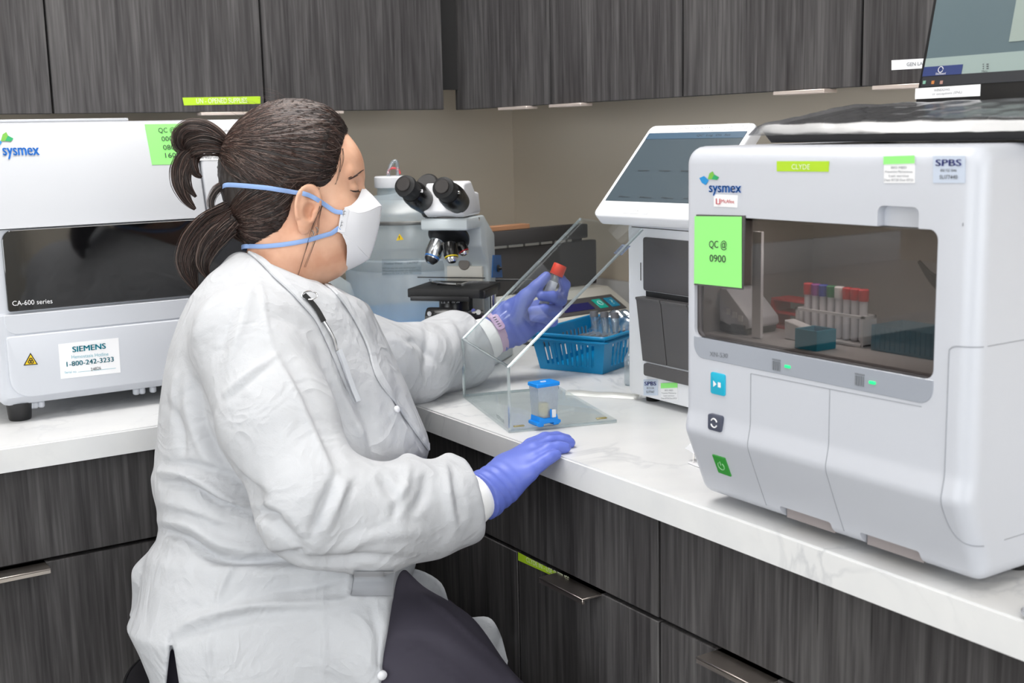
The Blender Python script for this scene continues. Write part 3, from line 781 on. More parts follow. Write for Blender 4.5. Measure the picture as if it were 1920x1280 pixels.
for k in range(8):
    q = T2((.009 + .0117 * k, .011, .0043)); nm = cnames[k]
    t = thing('sample_tube', ['red', 'purple', 'dark blue', 'green', 'white'][min(k, 4)] + ' capped sample tube in the white stand inside the analyzer' if 0 < k < 5 else 'red capped sample tube in the white stand inside the analyzer', 'tube', q, 'sample tubes inside the analyzer')  # tubes of the reflected bench, modelled as real objects
    obj('tube', MB().lathe([(.002, 0), (.0042, .002), (.0044, .046)], 12, q), LIQ, t)
    obj('cap', MB().lathe([(.0054, .046), (.0056, .058), (.0048, .059)], 12, q), mat('tube_cap_' + nm, cols[k], .4), t)
cb = thing('reagent_bin', 'small cyan open bin beside the tube stand, inside the big analyzer', 'bin', (-.83, -1.89, ZI))
T3 = frame((-.852, -1.872, ZI), (0, -1, 0), (1, 0, 0), (0, 0, 1))
mb = MB()
for lo_, hi_ in (((0, 0, 0), (.032, .03, .002)), ((0, 0, .002), (.032, .002, .022)), ((0, .028, .002), (.032, .03, .022)), ((0, .002, .002), (.002, .028, .022)), ((.03, .002, .002), (.032, .028, .022))): mb.box(lo_, hi_, T=T3)
obj('shell', mb, mat('cyan_bin_plastic', (0, 150, 180), .4), cb)
cr_ = thing('clear_tray', 'clear bluish ribbed tray near the right end of the analyzer window', 'tray', (-.76, -1.97, ZI))
T4 = frame((-.80, -1.934, ZI), (0, -1, 0), (1, 0, 0), (0, 0, 1))
mb = MB()
for lo_, hi_ in (((0, 0, 0), (.082, .05, .002)), ((0, 0, .002), (.082, .0015, .028)), ((0, .0485, .002), (.082, .05, .028)), ((0, 0.0015, .002), (.0015, .0485, .028)), ((.0805, .0015, .002), (.082, .0485, .028))): mb.box(lo_, hi_, T=T4)
for k in range(12): mb.box((.004 + .0066 * k, -.0012, .003), (.006 + .0066 * k, -.0001, .027), T=T4)
obj('shell', mb, clear_mat('bluish_tray_plastic', (225, 240, 245), .08, .42, (175, 212, 226)), cr_)
hm = thing('probe_arm', 'black inner arm with a pale strip at the right end of the analyzer window', 'mechanism', (-.72, -1.98, ZI))  # dark monitor of the bench reflection, modelled as a post with cables
obj('post', MB().box((-.76, -2.066, ZI), (-.70, -2.02, ZI + .12), .004), BLACK_MATT, hm)
obj('light_strip', MB().box((-.7615, -2.064, ZI + .045), (-.7602, -2.050, ZI + .115)), LAB_WHITE, hm)
mb = MB()
for k in range(3): mb.tube(smooth_curve([(-.72, -2.021, ZI + .07 - .012 * k), (-.72, -1.99, ZI + .083 - .012 * k), (-.72, -1.955, ZI + .075 - .006 * k), (-.72, -1.93, ZI + .09)], 20), .0022, 8)
obj('cable', mb, BLACK_MATT, hm)
# ------------------------------------------------------------------ second analyzer, half hidden, with its tilted touch screen
WX = -0.55
wa = thing('slide_analyzer', 'tall white analyzer with dark grey flaps, half hidden behind the big analyzer', 'laboratory analyzer', (-0.38, -1.41, ZC))
plw = lambda x, y: on(x, y, 0, WX)
WY0, WY1 = -1.193, -1.625
FW = frame((WX, WY0, ZC), (0, -1, 0), (1, 0, 0), (0, 0, 1)); WW = WY0 - WY1
mb = MB().prism(rrect(0, WW, .012, .306, .010), 0, .33, .005, 2, T=FW)
obj('body', mb, LAB_WHITE, wa)
def lw(x, y): q = plw(x, y); return -(q[1] - WY0), q[2] - ZC
a = lw(1209, 548); b = lw(1209, 444)
obj('upper_flap', MB().prism(rrect(a[0], WW - .02, a[1] + .004, b[1], .005), -.004, .004, .0015, 2, T=FW), CHARCOAL, wa)
obj('slot', MB().box((a[0] + .004, -.001, a[1] - .006), (WW - .022, .003, a[1] + .003), T=FW), BLACK, wa)
c = lw(1217, 682); d = lw(1203, 556)
lipx = a[0] - .004
mb = MB()
for x0, x1 in ((lipx, a[0] + .058), (a[0] + .060, a[0] + .125), (a[0] + .127, WW - .02)):
    mb2 = fillet([(-.003, c[1] + .004), (-.016, d[1] - .004), (-.020, d[1] + .002), (.004, d[1] + .002), (.004, c[1] + .004)], [.001, .006, .002, .001, .001])
    obj('lower_flap', MB().prism(mb2, x0, x1, .001, 1, T=lambda p: FW((p[1], p[0], p[2]))), CHARCOAL, wa)
obj('drip_tray', MB().prism(rrect(a[0] + .002, WW - .02, c[1] - .020, c[1] + .001, .004), -.006, .003, .001, 1, T=FW), CHARCOAL, wa)
obj('top_gap', MB().box((.012, -.0006, .2985), (WW - .01, .001, .3000), T=FW), CHARCOAL, wa)
obj('flap_mark', MB().box((.040, -.0047, a[1] + .02), (.041, -.0038, a[1] + .05), T=FW), BLACK, wa)
asset_label(wa, plw, 1207, 711, 1234, 741, 'SU77447')
service_label(wa, plw, 1240, 718, 1271, 750)
obj('side_reel', MB().lathe([(.001, 0), (.036, .001), (.040, .006), (.040, .016), (.036, .0195)], 32, (-.46, WY0 + .0202, ZC + .075), (0, -1, 0)), BLACK, wa)
for x in (.03, WW - .03):
    for y in (.03, .29): obj('foot', MB().lathe([(.012, .0003), (.012, .013)], 16, FW((x, y, 0))), RUBBER, wa)
# touch screen
MBL = np.array((-0.62002633, -1.18641424, 1.23595842)); ME = np.array((0.13653938, -0.99063464, 0)); MU = np.array((0.70261951, 0.0968422, 0.70494497))
MN = nz(np.cross(ME, MU)); MN = MN if MN @ (CAM_LOC - MBL) > 0 else -MN
MW, MH = .2277, .206
ts = thing('touch_screen', 'white framed touch screen leaning back on top of the half hidden white analyzer', 'screen', MBL + ME * MW / 2 - np.array((0, 0, .01)))
FM = frame(MBL, ME, -MN, MU)
obj('housing', MB().prism(rrect(0, MW, 0, MH, .013), 0, .024, .004, 3, T=FM), LAB_WHITE, ts)
SCR = mat('dim_grey_teal_display', (66, 78, 86), 0.25); emis(SCR, (80, 96, 106), .08)
plm = lambda x, y: on_pl(x, y, MBL, MN)
def lm(x, y): q = plm(x, y) - MBL; return q @ ME, q @ MU
s0 = lm(1135, 376); s1 = lm(1381, 247)
sx1 = MW - s0[0] * .9
scr = obj('display', MB().prism(rrect(s0[0], sx1, s0[1], s1[1], .001), -.0006, .002, T=FM), SCR, ts)
obj('title_bar', MB().box((s0[0], -.0011, s1[1] - .014), (sx1, -.0005, s1[1]), T=FM), mat('dim_blue_bar', (62, 88, 110), .3), scr)
mb = MB(); up_ = MU
def tm(s, x, z, w, h, m): text_to(m, s, FM((x, -.0012, z)), FM((x + w, -.0012, z)), MU, h)
DIM = mat('dim_ink', (28, 34, 40), .6)
for i in range(4):
    for t_, x_, z_, w_ in (('Sampler', .040, .098, .026), ('Menu', .036, .040, .024)):
        mb = MB(); tm(t_, x_ + .047 * i, z_, w_, .0036, mb); obj('lettering', mb, DIM, scr)
mb = MB(); tm('QC  Log  On  Set', .120, s1[1] - .0095, .07, .0045, mb); obj('lettering', mb, DIM, scr)
for (a0, a1, txt) in (((1261, 241), (1344, 235), '1 SPINE 2 QUALITY'), ((1361, 237), (1405, 234), 'ROUTE USB')):
    p0, p1 = lm(*a0), lm(*a1)
    l = obj('label', MB().box((p0[0], -.0010, p0[1] - .007), (p1[0], -.0001, p0[1] + .005), T=FM), PAPER, ts)
    mb = MB(); tm(txt, p0[0] + .012, p0[1] - .003, (p1[0] - p0[0]) - .02, .0042, mb); obj('lettering', mb, INK_SOFT, l)
p0 = lm(1170, 398)
l = obj('label', MB().box((p0[0], -.0010, p0[1] - .002), (p0[0] + .052, -.0001, p0[1] + .010), T=FM), PAPER, ts)
mb = MB(); tm('DI-60', p0[0] + .02, p0[1] + .002, .012, .004, mb); obj('lettering', mb, INK_SOFT, l)
obj('mount', MB().box((.05, .0245, .050), (MW - .03, .058, .085), .006, T=FM), LAB_WHITE, ts)
obj('neck', MB().box((-.53, -1.40, ZC + .3068), (-.47, -1.24, ZC + .345), .006), LAB_WHITE, ts)

# ------------------------------------------------------------------ keyboard under a dust cover and desktop monitor on the big analyzer
ZX = ZC + .438
kb = thing('keyboard', 'black keyboard under a crinkled clear cover, on top of the big white analyzer', 'keyboard', (-.72, -1.95, ZX))
KF = np.array((-.815, -1.775, ZX + .0012)); KE = nz((.03, -1, 0)); KU = nz((1 * .985, .03, .135)); KN = nz(np.cross(KE, KU)); KN = KN if KN[2] > 0 else -KN
FK = frame(KF, KE, KU, KN)
mb = MB().prism([(0.012, 0), (.42, 0), (.435, .017), (-.004, .017)], .006, .165, .003, 2, T=lambda p: FK((p[0], p[1], p[2])))
obj('case', mb, BLACK, kb)
for r_i in range(5):
    mb = MB()
    for k in range(15): mb.box((.02 + .026 * k, .03 + .024 * r_i, .0168), (.042 + .026 * k, .05 + .024 * r_i, .0205), .001, 1, T=FK)
    obj('key_row', mb, BLACK_MATT, kb)
rng = np.random.RandomState(3)
nu, nv = 60, 26
U, V = np.meshgrid(np.linspace(-.014, .445, nu), np.linspace(-.003, .172, nv), indexing='ij')
H = .0220 + .0007 * np.sin(U * 90 + V * 60) * np.sin(V * 110) + .0006 * rng.rand(nu, nv)
edge = np.minimum.reduce([U + .014, .445 - U, V + .003, .172 - V]); H -= .012 * np.exp(-(edge / .006) ** 2)
G = np.array([[FK((U[i, j], V[i, j], H[i, j])) for j in range(nv)] for i in range(nu)])
obj('dust_cover', MB().grid(G), clear_mat('crinkled_clear_film', (196, 197, 200), .10, .16, (170, 173, 178), .16), kb, ang=180)
obj('rear_foot', MB().box((.05, .142, -.0175), (.07, .158, .001), T=FK).box((.36, .142, -.0175), (.38, .158, .001), T=FK), BLACK, kb)

dm = thing('desktop_monitor', 'black desktop monitor at the top right corner, standing behind the covered keyboard', 'monitor', (-.56, -2.02, ZX))
D0 = on(1712, 206, 0, -.605); DE = nz((-.035, -1, 0)); DUp = nz((.215, 0, 1)); DUp = nz(DUp - DE * (DUp @ DE)); DN = np.cross(DE, DUp); DN = DN if DN[0] < 0 else -DN
FD = frame(D0, DE, -DN, DUp)
pldm = lambda x, y: on_pl(x, y, D0, DN)
obj('housing', MB().box((0, 0, 0), (.46, .03, .30), .004, T=FD), BLACK, dm)
def ld(x, y): q = pldm(x, y) - D0; return q @ DE, q @ DUp
z0 = ld(1728, 163)[1]; x0 = ld(1728, 163)[0]
MS = mat('grey_teal_display', (84, 100, 106), 0.3); emis(MS, (112, 130, 136), .12)
dsp = obj('display', MB().box((x0, -.0006, z0), (.45, .001, .29), T=FD), MS, dm)
def drect(nm, a, b, m, lift, par, em=None):
    p0, p1 = ld(*a), ld(*b); return obj(nm, MB().box((p0[0], -lift, min(p0[1], p1[1])), (p1[0], -lift + .0004, max(p0[1], p1[1])), T=FD), m, par)
TB = mat('dark_taskbar', (38, 40, 46), .4)
p0 = ld(1728, 163)
obj('task_bar', MB().box((x0, -.0011, z0), (.45, -.0006, z0 + .0125), T=FD), TB, dsp)
obj('tool_strip', MB().box((x0, -.0011, z0 + .0125), (.45, -.0006, z0 + .034), T=FD), emis(mat('pale_tool_strip', (140, 155, 152), .4), (140, 155, 152), .14), dsp)
tile = drect('menu_tile', (1731, 144), (1807, 121), mat('navy_tile', (40, 56, 110), .4), .0016, dsp)
mb = MB(); text_px('Dashboard', pldm, (1757, 141), (1775, 140), 4, .0024, DUp, mb)
cq = pldm(1766, 131); mb.tube([cq + DN * .0022 + DE * .0035 * math.cos(k) + DUp * .0035 * math.sin(k) for k in np.linspace(0, 6.0, 12)], .0004, 5)
obj('lettering', mb, WHITE_INK, tile)
mb = MB()
for i in range(3):
    for j in (0, 1): 
        q = pldm(1844 + 7 * j, 122 + 4 * i) + DN * .0015; mb.poly([q, q + DE * (.003 if j else .0015), q + DE * (.003 if j else .0015) + DUp * .0012, q + DUp * .0012])
text_px('Menu', pldm, (1842, 136), (1853, 135.5), 4, .0015, DUp, mb)
obj('menu_symbol', mb, INK, dsp)
obj('open_window', MB().box((ld(1893, 79)[0], -.0015, ld(1893, 79)[1]), (.449, -.0008, .289), T=FD), emis(mat('pale_window', (140, 152, 146), .4), (140, 152, 146), .14), dsp)
for i, cc in enumerate(((120, 170, 150), (190, 120, 60), (170, 130, 120))):
    q = ld(1732 + 16 * i, 155); obj('task_icon', MB().box((q[0], -.0016, q[1] - .002), (q[0] + .004, -.0010, q[1] + .002), T=FD), mat('icon_%d' % i, cc, .5), dsp)
l = sticker('label', dm, pldm, [(1717, 166), (1839, 158), (1838, 180), (1716, 186)], PAPER)
mb = MB(); text_px('WINDOWS', pldm, (1752, 172), (1782, 170), 5, .0016, DUp, mb); text_px('or exceptions (SNL)', pldm, (1749, 179), (1805, 175), 4.5, .0016, DUp, mb)
obj('lettering', mb, INK_SOFT, l)
mb = MB().box((-.56, -2.10, ZX + .0002), (-.43, -1.92, ZX + .012), .004).box((-.53, -2.04, ZX + .010), (-.50, -1.98, ZX + .16), .004)
obj('stand', mb, BLACK, dm)

# ------------------------------------------------------------------ carboy of distilled water
CBD = 2.72
cc = cp(772, 560, CBD); CX, CY = cc[0], cc[1]
cbz = lambda y: cp(772, y, CBD)[2]
cbm = thing('water_carboy', 'large translucent carboy of distilled water with a white cap, behind the microscope', 'container', (CX, CY, ZC))
MILK = clear_mat('milky_translucent_plastic', (236, 244, 247), gloss=.05, body=.42, body_rgb=(246, 252, 254), rough=.25)
R0 = .143
def zrel(y): return cbz(y) - ZC
zt, zs, zb = zrel(352), zrel(392), zrel(408)
prof = [(.10, .0005), (R0 - .012, .003), (R0, .018)]
for zz in np.linspace(.03, zrel(500), 3): prof += [(R0, zz)]
prof += [(R0 - .003, zrel(500) + .004), (R0, zrel(500) + .010), (R0, zrel(478)), (R0 - .003, zrel(475)), (R0, zrel(470)), (R0, zb - .012), (R0 - .002, zb), (R0 - .002, zb + .012), (R0 - .006, zs + .004), (R0 - .03, zs + .028), (.085, zt - .016), (.048, zt - .008), (.042, zt), (.040, zt + .004)]
prof = [(r, z) for r, z in prof]
obj('vessel', MB().lathe(prof, 56, (CX, CY, ZC)), MILK, cbm)
WATER = mat('pale_blue_water', (44, 156, 226), .15)
obj('water', MB().lathe([(R0 - .006, .004), (R0 - .0035, .02), (R0 - .0035, zrel(583))], 56, (CX, CY, ZC)), WATER, cbm, label='pale blue water filling the lower part')
cq = cp(736, 345, CBD - .05)
zc0 = zt - .002
nk = np.array((cq[0], cq[1], ZC + zt))
obj('neck', MB().lathe([(.036, -.03), (.034, .0), (.034, .006)], 32, nk), MILK, cbm)
obj('cap', MB().lathe([(.0385, .004), (.0395, .006), (.0395, .026), (.037, .0285), (.012, .0285)], 40, nk), LAB_WHITE, cbm)
hp = lambda x, y: cp(x, y, CBD - .05)
mb = MB().tube(smooth_curve([nk + (-.008, 0, .027), hp(728, 322), hp(735, 306), hp(742, 302), hp(745, 312), hp(746, 330)], 40), .0042, 10)
obj('tube', mb, clear_mat('clear_hose', (225, 232, 236), .12, .30, (215, 225, 235)), cbm)
obj('tube_clip', MB().tube(smooth_curve([hp(727, 326), hp(730, 318), hp(738, 315), hp(747, 318), hp(750, 326)], 24), .0022, 8), mat('red_clip', (215, 60, 70), .4), cbm)
hz = zb
ring = [np.array((CX + (R0 + .003) * math.cos(a), CY + (R0 + .003) * math.sin(a), ZC + hz)) for a in np.linspace(0, 2 * math.pi, 61)[:-1]]
mb = MB().tube(ring, .0045, 8, True)
obj('carry_ring', mb, mat('grey_metal_band', (120, 120, 118), .35, .8), cbm)
vc = nz(np.array((CAM_LOC[0] - CX, CAM_LOC[1] - CY, 0)))
plcb = lambda x, y: (lambda r, o: o + r * (-(r[:2] @ (o[:2] - (CX, CY))) - math.sqrt(max(0, (r[:2] @ (o[:2] - (CX, CY))) ** 2 - (r[:2] @ r[:2]) * ((o[:2] - (CX, CY)) @ (o[:2] - (CX, CY)) - (R0 + .0012) ** 2)))) / (r[:2] @ r[:2]))(ray(x, y), CAM_LOC)
w = obj('warning_sign', MB().poly([plcb(743, 451), plcb(757, 449), plcb(749, 438)], .0004, vc), YELLOW, cbm, smooth=False)
mb = MB(); text_px('!', plcb, (748, 448), (750, 448), 6, .001, mb=mb)
obj('warning_mark', mb, INK, w)
G = [[plcb(716 + 74 * i / 8, 486 + 30 * j / 2 - 2 * i / 8) for j in range(3)] for i in range(9)]
lb = obj('label', MB().grid(G), clear_mat('clear_label_film', (240, 243, 245), .05, .25, (200, 214, 220)), cbm)
mb = MB()
plcb2 = lambda x, y: plcb(x, y)
text_px('Distilled Water', plcb2, (721, 496), (755, 495), 4.5, .0, mb=mb); text_px('CAUTION', plcb2, (763, 495), (786, 493), 4.5, 0, mb=mb)
for i, t_ in enumerate(('Refill the reservoir with distilled water only', 'When adding, be careful not to allow dust', 'residue in the tank to settle, etc.')):
    text_px(t_, plcb2, (718, 504 + 5 * i), (788 - 14 * (i == 2), 502 + 5 * i), 3.4, 0, mb=mb)
wrapped = []
for v in mb.v:                                                     # wrap the print round the vessel
    e_ = np.array((v[0] - CX, v[1] - CY)); e_ = e_ / np.linalg.norm(e_) * (R0 + .0024); wrapped.append((CX + e_[0], CY + e_[1], v[2]))
mb.v = wrapped
obj('lettering', mb, mat('mid_grey_ink', (92, 98, 104), .6), lb)

# second clear jug standing left of it, mostly hidden by the person
jq = cp(606, 560, 2.58)
jg = thing('water_jug', 'clear jug with a printed label, beside the big carboy, hidden behind the seated person', 'container', (jq[0], jq[1], ZC))
obj('vessel', MB().lathe([(.03, .0005), (.062, .002), (.066, .02), (.066, .13), (.058, .155), (.03, .175), (.027, .19)], 36, (jq[0], jq[1], ZC)), MILK, jg)
obj('cap', MB().lathe([(.029, .186), (.03, .19), (.03, .205), (.027, .208)], 28, (jq[0], jq[1], ZC)), LAB_WHITE, jg)

# ------------------------------------------------------------------ microscope
ms = thing('microscope', 'white and black binocular microscope standing in the worktop corner', 'microscope', tuple(cp(850, 535, 2.42)[:2]) + (ZC,))
MSO = np.array(ms['_base']); a_ = math.radians(40)
MEX = np.array((-math.sin(a_) * -1 * 0, -1, 0)); 
ex = nz((math.sin(a_), -math.cos(a_), 0)); ey = nz((math.cos(a_), math.sin(a_), 0))
FMS = frame(MSO, ex, ey, (0, 0, 1))
PMS = mat('pale_grey_green_enamel', (205, 213, 216), .35); CREAM = mat('cream_enamel', (226, 222, 212), .45)
def mz(px, py, d): return cp(px, py, d)[2] - ZC
SWM = lambda p: FMS((p[1], p[0], p[2]))
ztop = mz(870, 405, 2.42); zh = mz(880, 345, 2.42)
obj('base', MB().prism(rrect(-.075, .075, 0.0005, .040, .006), -.06, .150, .005, 3, T=FMS), PMS, ms)
arm = fillet([(.078, .04), (.078, mz(908, 500, 2.47)), (.040, mz(885, 462, 2.44)), (.036, mz(850, 428, 2.42)), (-.045, mz(830, 428, 2.42)), (-.045, ztop), (.062, ztop), (.128, mz(936, 437, 2.52)), (.130, .04)], [.004, .02, .015, .004, .006, .006, .006, .006, .004])
obj('arm', MB().prism(arm, -.048, .048, .005, 2, T=SWM), PMS, ms)
obj('arm_inner', MB().prism(fillet([(.068, .10), (.068, mz(900, 500, 2.46)), (.080, mz(900, 500, 2.46)), (.080, .10)], [.003] * 4), -.038, .038, .002, 2, T=SWM), CREAM, ms)
obj('oval_port', MB().lathe([(.0005, 0), (.011, .0), (.012, .0015), (.0105, .003)], 24, FMS((.0, .0695, mz(880, 497, 2.46))), -ey), mat('brown_port', (120, 112, 104), .4), ms)
blue = mat('blue_side_panel', (38, 98, 160), .35)
q = lambda x, y: FMS((.0435, 0, 0)) + 0
def armside(px, py):                                               # point on the arm's right-hand side
    return on_pl(px, py, FMS((.0485, 0, 0)), ex)
P4 = [armside(924, 478), armside(938, 478), armside(941, 520), armside(922, 520)]
bp_ = obj('side_panel', MB().poly([p + ex * .0015 for p in P4], .002, ex), blue, ms, smooth=False)
sq = armside(932, 503); obj('switch', MB().lathe([(.0075, 0), (.0075, .003), (.0035, .0035), (.003, .009)], 20, sq + ex * .0015, ex), BLACK, bp_)
# head
hd = fillet([(-.030, ztop + .002), (-.050, ztop + .012), (-.030, zh + .006), (.012, zh + .008), (.034, zh - .014), (.056, zh - .016), (.066, ztop + .010), (.060, ztop + .002)], [.004, .006, .008, .006, .006, .006, .004, .003])
obj('head', MB().prism(hd, -.040, .040, .005, 3, T=SWM), LAB_WHITE, ms)
obj('head_ring', MB().lathe([(.036, -.004), (.036, .003)], 32, FMS((0, .0, ztop))), CHARCOAL, ms)
s = cp(886, 413, 2.40); obj('clamp_screw', MB().lathe([(.003, 0), (.003, .008), (.0065, .009), (.0065, .022)], 16, s - nz(ex + ey * .6) * .004, nz(ex * .35 + ey)), CHROME, ms)
def cyl(mb, A, B, prof, n=28):
    A, B = np.asarray(A, float), np.asarray(B, float); L = np.linalg.norm(B - A); return mb.lathe([(r, t * L) for r, t in prof], n, A, (B - A) / L)
BG = mat('black_eyepiece_plastic', (18, 18, 19), .28)
EA = (757, 346, 2.29); EB = (829, 350, 2.26)
for (px, py, d), (bx, by, bd) in ((EA, (797, 380, 2.38)), (EB, (860, 380, 2.35))):
    A, B = cp(px, py, d), cp(bx, by, bd)
    ep = obj('eyepiece', cyl(MB(), A, A + nz(B - A) * .040, [(.0150, 0), (.0175, .06), (.0205, .10), (.0215, .3), (.0195, .55), (.0195, 1)]), BLACK_MATT, ms)
    obj('eyepiece_cap', cyl(MB(), A - nz(B - A) * .003, A + nz(B - A) * .002, [(.0128, 0), (.014, .3), (.014, 1)]), mat('brown_black_rubber', (38, 34, 33), .55), ep)
    obj('eyepiece_tube', cyl(MB(), A + nz(B - A) * .036, B, [(.021, 0), (.024, .15), (.025, .5), (.022, 1)]), BG, ms)
    side = nz(np.cross(nz(B - A), (0, 0, 1)))
    for sg in (-1, 1): obj('focus_screw', MB().lathe([(.0008, 0), (.0034, .001), (.0034, .004)], 12, A + nz(B - A) * .034 + side * sg * .019, side * sg), CHROME, ep)
A, B = cp(800, 345, 2.37), cp(822, 372, 2.44)
obj('hinge_disc', cyl(MB(), A, B, [(.020, 0), (.0235, .06), (.0235, 1)]), mat('ribbed_grey_black', (48, 46, 46), .5), ms)
A, B = cp(790, 385, 2.42), cp(862, 368, 2.44)
obj('prism_housing', MB().tube(smooth_curve([cp(770, 372, 2.37), cp(800, 392, 2.40), cp(830, 388, 2.42), cp(862, 372, 2.42)], 24), [.012] * 8 + [.017] * 8 + [.019] * 9, 16), BG, ms)
# nosepiece and objectives
nA = cp(842, 443, 2.40); nax = nz(cp(838, 452, 2.39) - cp(846, 425, 2.41))
obj('nosepiece', MB().lathe([(.020, -.016), (.034, -.008), (.0405, -.004), (.0415, .003), (.038, .007), (.030, .010), (.012, .011)], 44, nA, nax), mat('knurled_black_metal', (34, 35, 37), .4, .3), ms)
OBJ = [((822, 452, 2.375), (806, 493, 2.365), .0165, (200, 204, 208), 1.0, (60, 120, 190), 'silver'), ((843, 456, 2.36), (848, 492, 2.35), .0145, (16, 16, 17), .0, (225, 200, 40), 'black'), ((861, 455, 2.39), (873, 478, 2.385), .0115, (16, 16, 17), .0, (200, 40, 50), 'short black')]
for A, B, r, col, met, ring, nm in OBJ:
    A, B = cp(*A), cp(*B)
    o_ = obj('objective', cyl(MB(), A, B, [(r * .9, 0), (r, .06), (r, .62), (r * .82, .74), (r * .78, .86), (r * .45, .97), (r * .3, 1)]), mat('objective_' + nm.replace(' ', '_'), col, .22, met), ms, label=nm + ' objective lens')
    obj('color_ring', cyl(MB(), A + (B - A) * .70, A + (B - A) * .76, [(r * .9, 0), (r * .9, 1)]), mat('ring_%d' % ring[0], ring, .4), o_)
    obj('tip', cyl(MB(), A + (B - A) * .80, A + (B - A) * .99, [(r * .82, 0), (r * .80, .3), (r * .5, 1)]), BLACK if met else CHROME, o_)
# stage, condenser, knobs
zst = mz(840, 541, 2.36)
def stq(px, py): return on(px, py, 2, ZC + zst)
q0 = stq(771, 538); q1 = stq(905, 541)
lx0 = (q0 - MSO) @ ex; 
obj('stage', MB().box((-.070, -.070, zst - .017), (.078, .064, zst), .002, T=FMS), BLACK_MATT, ms)
obj('stage_rail', MB().box((-.06, -.082, zst - .022), (.060, -.0752, zst - .012), .0015, T=FMS).box((.062, -.05, zst - .02), (.083, .03, zst - .004), .002, T=FMS), BLACK, ms)
obj('slide_holder', MB().box((.02, .03, zst), (.065, .036, zst + .004), T=FMS).box((.02, -.01, zst), (.026, .03, zst + .004), T=FMS).tube(smooth_curve([FMS((-.06, .03, zst + .005)), FMS((-.04, .0, zst + .004)), FMS((-.01, -.012, zst + .003)), FMS((.012, -.014, zst + .0025))], 20), .0028, 8), CHROME, ms)
obj('slide_clip_arm', MB().tube([FMS((.075, .04, zst + .006)), FMS((.15, .045, zst + .006))], .0022, 8).tube([FMS((-.095, .05, zst + .008)), FMS((.05, .05, zst + .008))], .0012, 6), BLACK, ms)
obj('stage_opening', MB().box((-.03, -.012, zst), (.02, .02, zst + .0008), T=FMS), BLACK_GLOSS, ms)
obj('condenser', MB().lathe([(.030, -.075), (.040, -.070), (.040, -.058), (.030, -.054), (.029, -.022), (.026, -.018)], 40, FMS((0, 0, zst))), BG, ms)
mb = MB()
cA = FMS((0, 0, zst - .032))
plcd = lambda x, y: (lambda p: p)(cp(x, y, 2.385))
text_px('1.6  4  10 20', plcd, (828, 569), (862, 567), 4, 0, mb=mb)
obj('scale_lettering', mb, WHITE_INK, ms)
obj('condenser_carrier', MB().box((-.016, .03, zst - .085), (.016, .0785, zst - .02), .003, T=FMS), BLACK, ms)
k0 = cp(803, 594, 2.335); obj('focus_knob', cyl(MB(), k0, k0 + ex * .05, [(.018, 0), (.019, .1), (.019, .9), (.017, 1)]), BG, ms)
obj('focus_spindle', cyl(MB(), k0 + ex * .05, k0 + ex * .10 + ey * .03, [(.011, 0), (.011, 1)]), BLACK, ms)
for a, b, r in (((805, 588, 2.30), (818, 586, 2.33), .0045), ((876, 588, 2.33), (888, 583, 2.31), .005), ((888, 590, 2.33), (897, 585, 2.30), .005)):
    obj('centering_screw', cyl(MB(), cp(*a), cp(*b), [(r, 0), (r, 1)], 14), CHROME, ms)
obj('stage_drive', MB().lathe([(.006, 0), (.006, .06), (.011, .061), (.011, .085)], 18, FMS((.072, .03, zst - .016)), (0, 0, -1)), CHROME, ms)

# ------------------------------------------------------------------ dark lidded device in the corner
dv = thing('heating_block', 'white and charcoal bench device with raised dark lid and two lit buttons, in the corner', 'laboratory device', (-.21, -.52, ZC))
ad = math.radians(6); dx = nz((math.cos(ad), math.sin(ad), 0)); dy = nz((-math.sin(ad), math.cos(ad), 0))
DO = np.array((-.375, -.665, ZC)); FDV = frame(DO, dx, dy, (0, 0, 1)); DWd = .305
SWD = lambda p: FDV((p[1], p[0], p[2]))
IVORY = mat('ivory_plastic', (222, 220, 212), .45)
obj('body', MB().prism(fillet([(0, .034), (.014, .052), (.105, .098), (.32, .098), (.32, .008), (.0, .008)], [.004] * 6), 0, DWd, .004, 2, T=SWD), IVORY, dv)
obj('plinth', MB().box((.004, .004, .0004), (DWd - .004, .31, .0085), T=FDV), BLACK, dv)
obj('lower_front', MB().box((.0, -.003, .009), (DWd * .60, .001, .038), .001, 1, T=FDV), CHARCOAL, dv)
O2 = FDV((0, .014, .052)); sl_d = nz(dy * .091 + np.array((0, 0, .046))); sl_n = nz(np.cross(dx, sl_d))
FS = frame(O2, dx, sl_d, sl_n)
cpn = obj('control_panel', MB().box((.02, .006, 0), (DWd - .025, .066, .0025), .001, 1, T=FS), CHARCOAL, dv)
obj('display', MB().box((.10, .018, .0024), (.19, .045, .0036), T=FS), emis(mat('dark_blue_lcd', (20, 22, 96), .2), (20, 24, 110), .05), cpn)
for nm, x_, cl_ in (('lamp_button', .205, (0, 170, 150)), ('help_button', .242, (0, 128, 165))):
    b_ = obj(nm, MB().box((x_, .016, .0024), (x_ + .026, .052, .0045), .001, 1, T=FS), emis(mat(nm + '_lit', cl_, .3), cl_, .18), cpn)
    mb = MB()
    if nm == 'help_button': text_to(mb, '?', FS((x_ + .009, .024, .0052)), FS((x_ + .017, .024, .0052)), sl_d, .018)
    else: mb.tube([FS((x_ + .013 + .006 * math.cos(k), .034 + .008 * math.sin(k), .0052)) for k in np.linspace(0, 5.9, 14)], .0012, 6)
    obj('symbol', mb, mat('pale_cyan_ink', (190, 240, 240), .4), b_)
LID = mat('speckled_charcoal_foam', (62, 60, 60), .85)
ly = .150
obj('lid', MB().box((-.02, ly, .100), (DWd + .004, ly + .02, .205), .003, T=FDV), LID, dv)
obj('lid_top', MB().box((-.02, ly - .008, .212), (DWd - .030, ly + .024, .245), .003, T=FDV), LID, dv)
mb = MB()
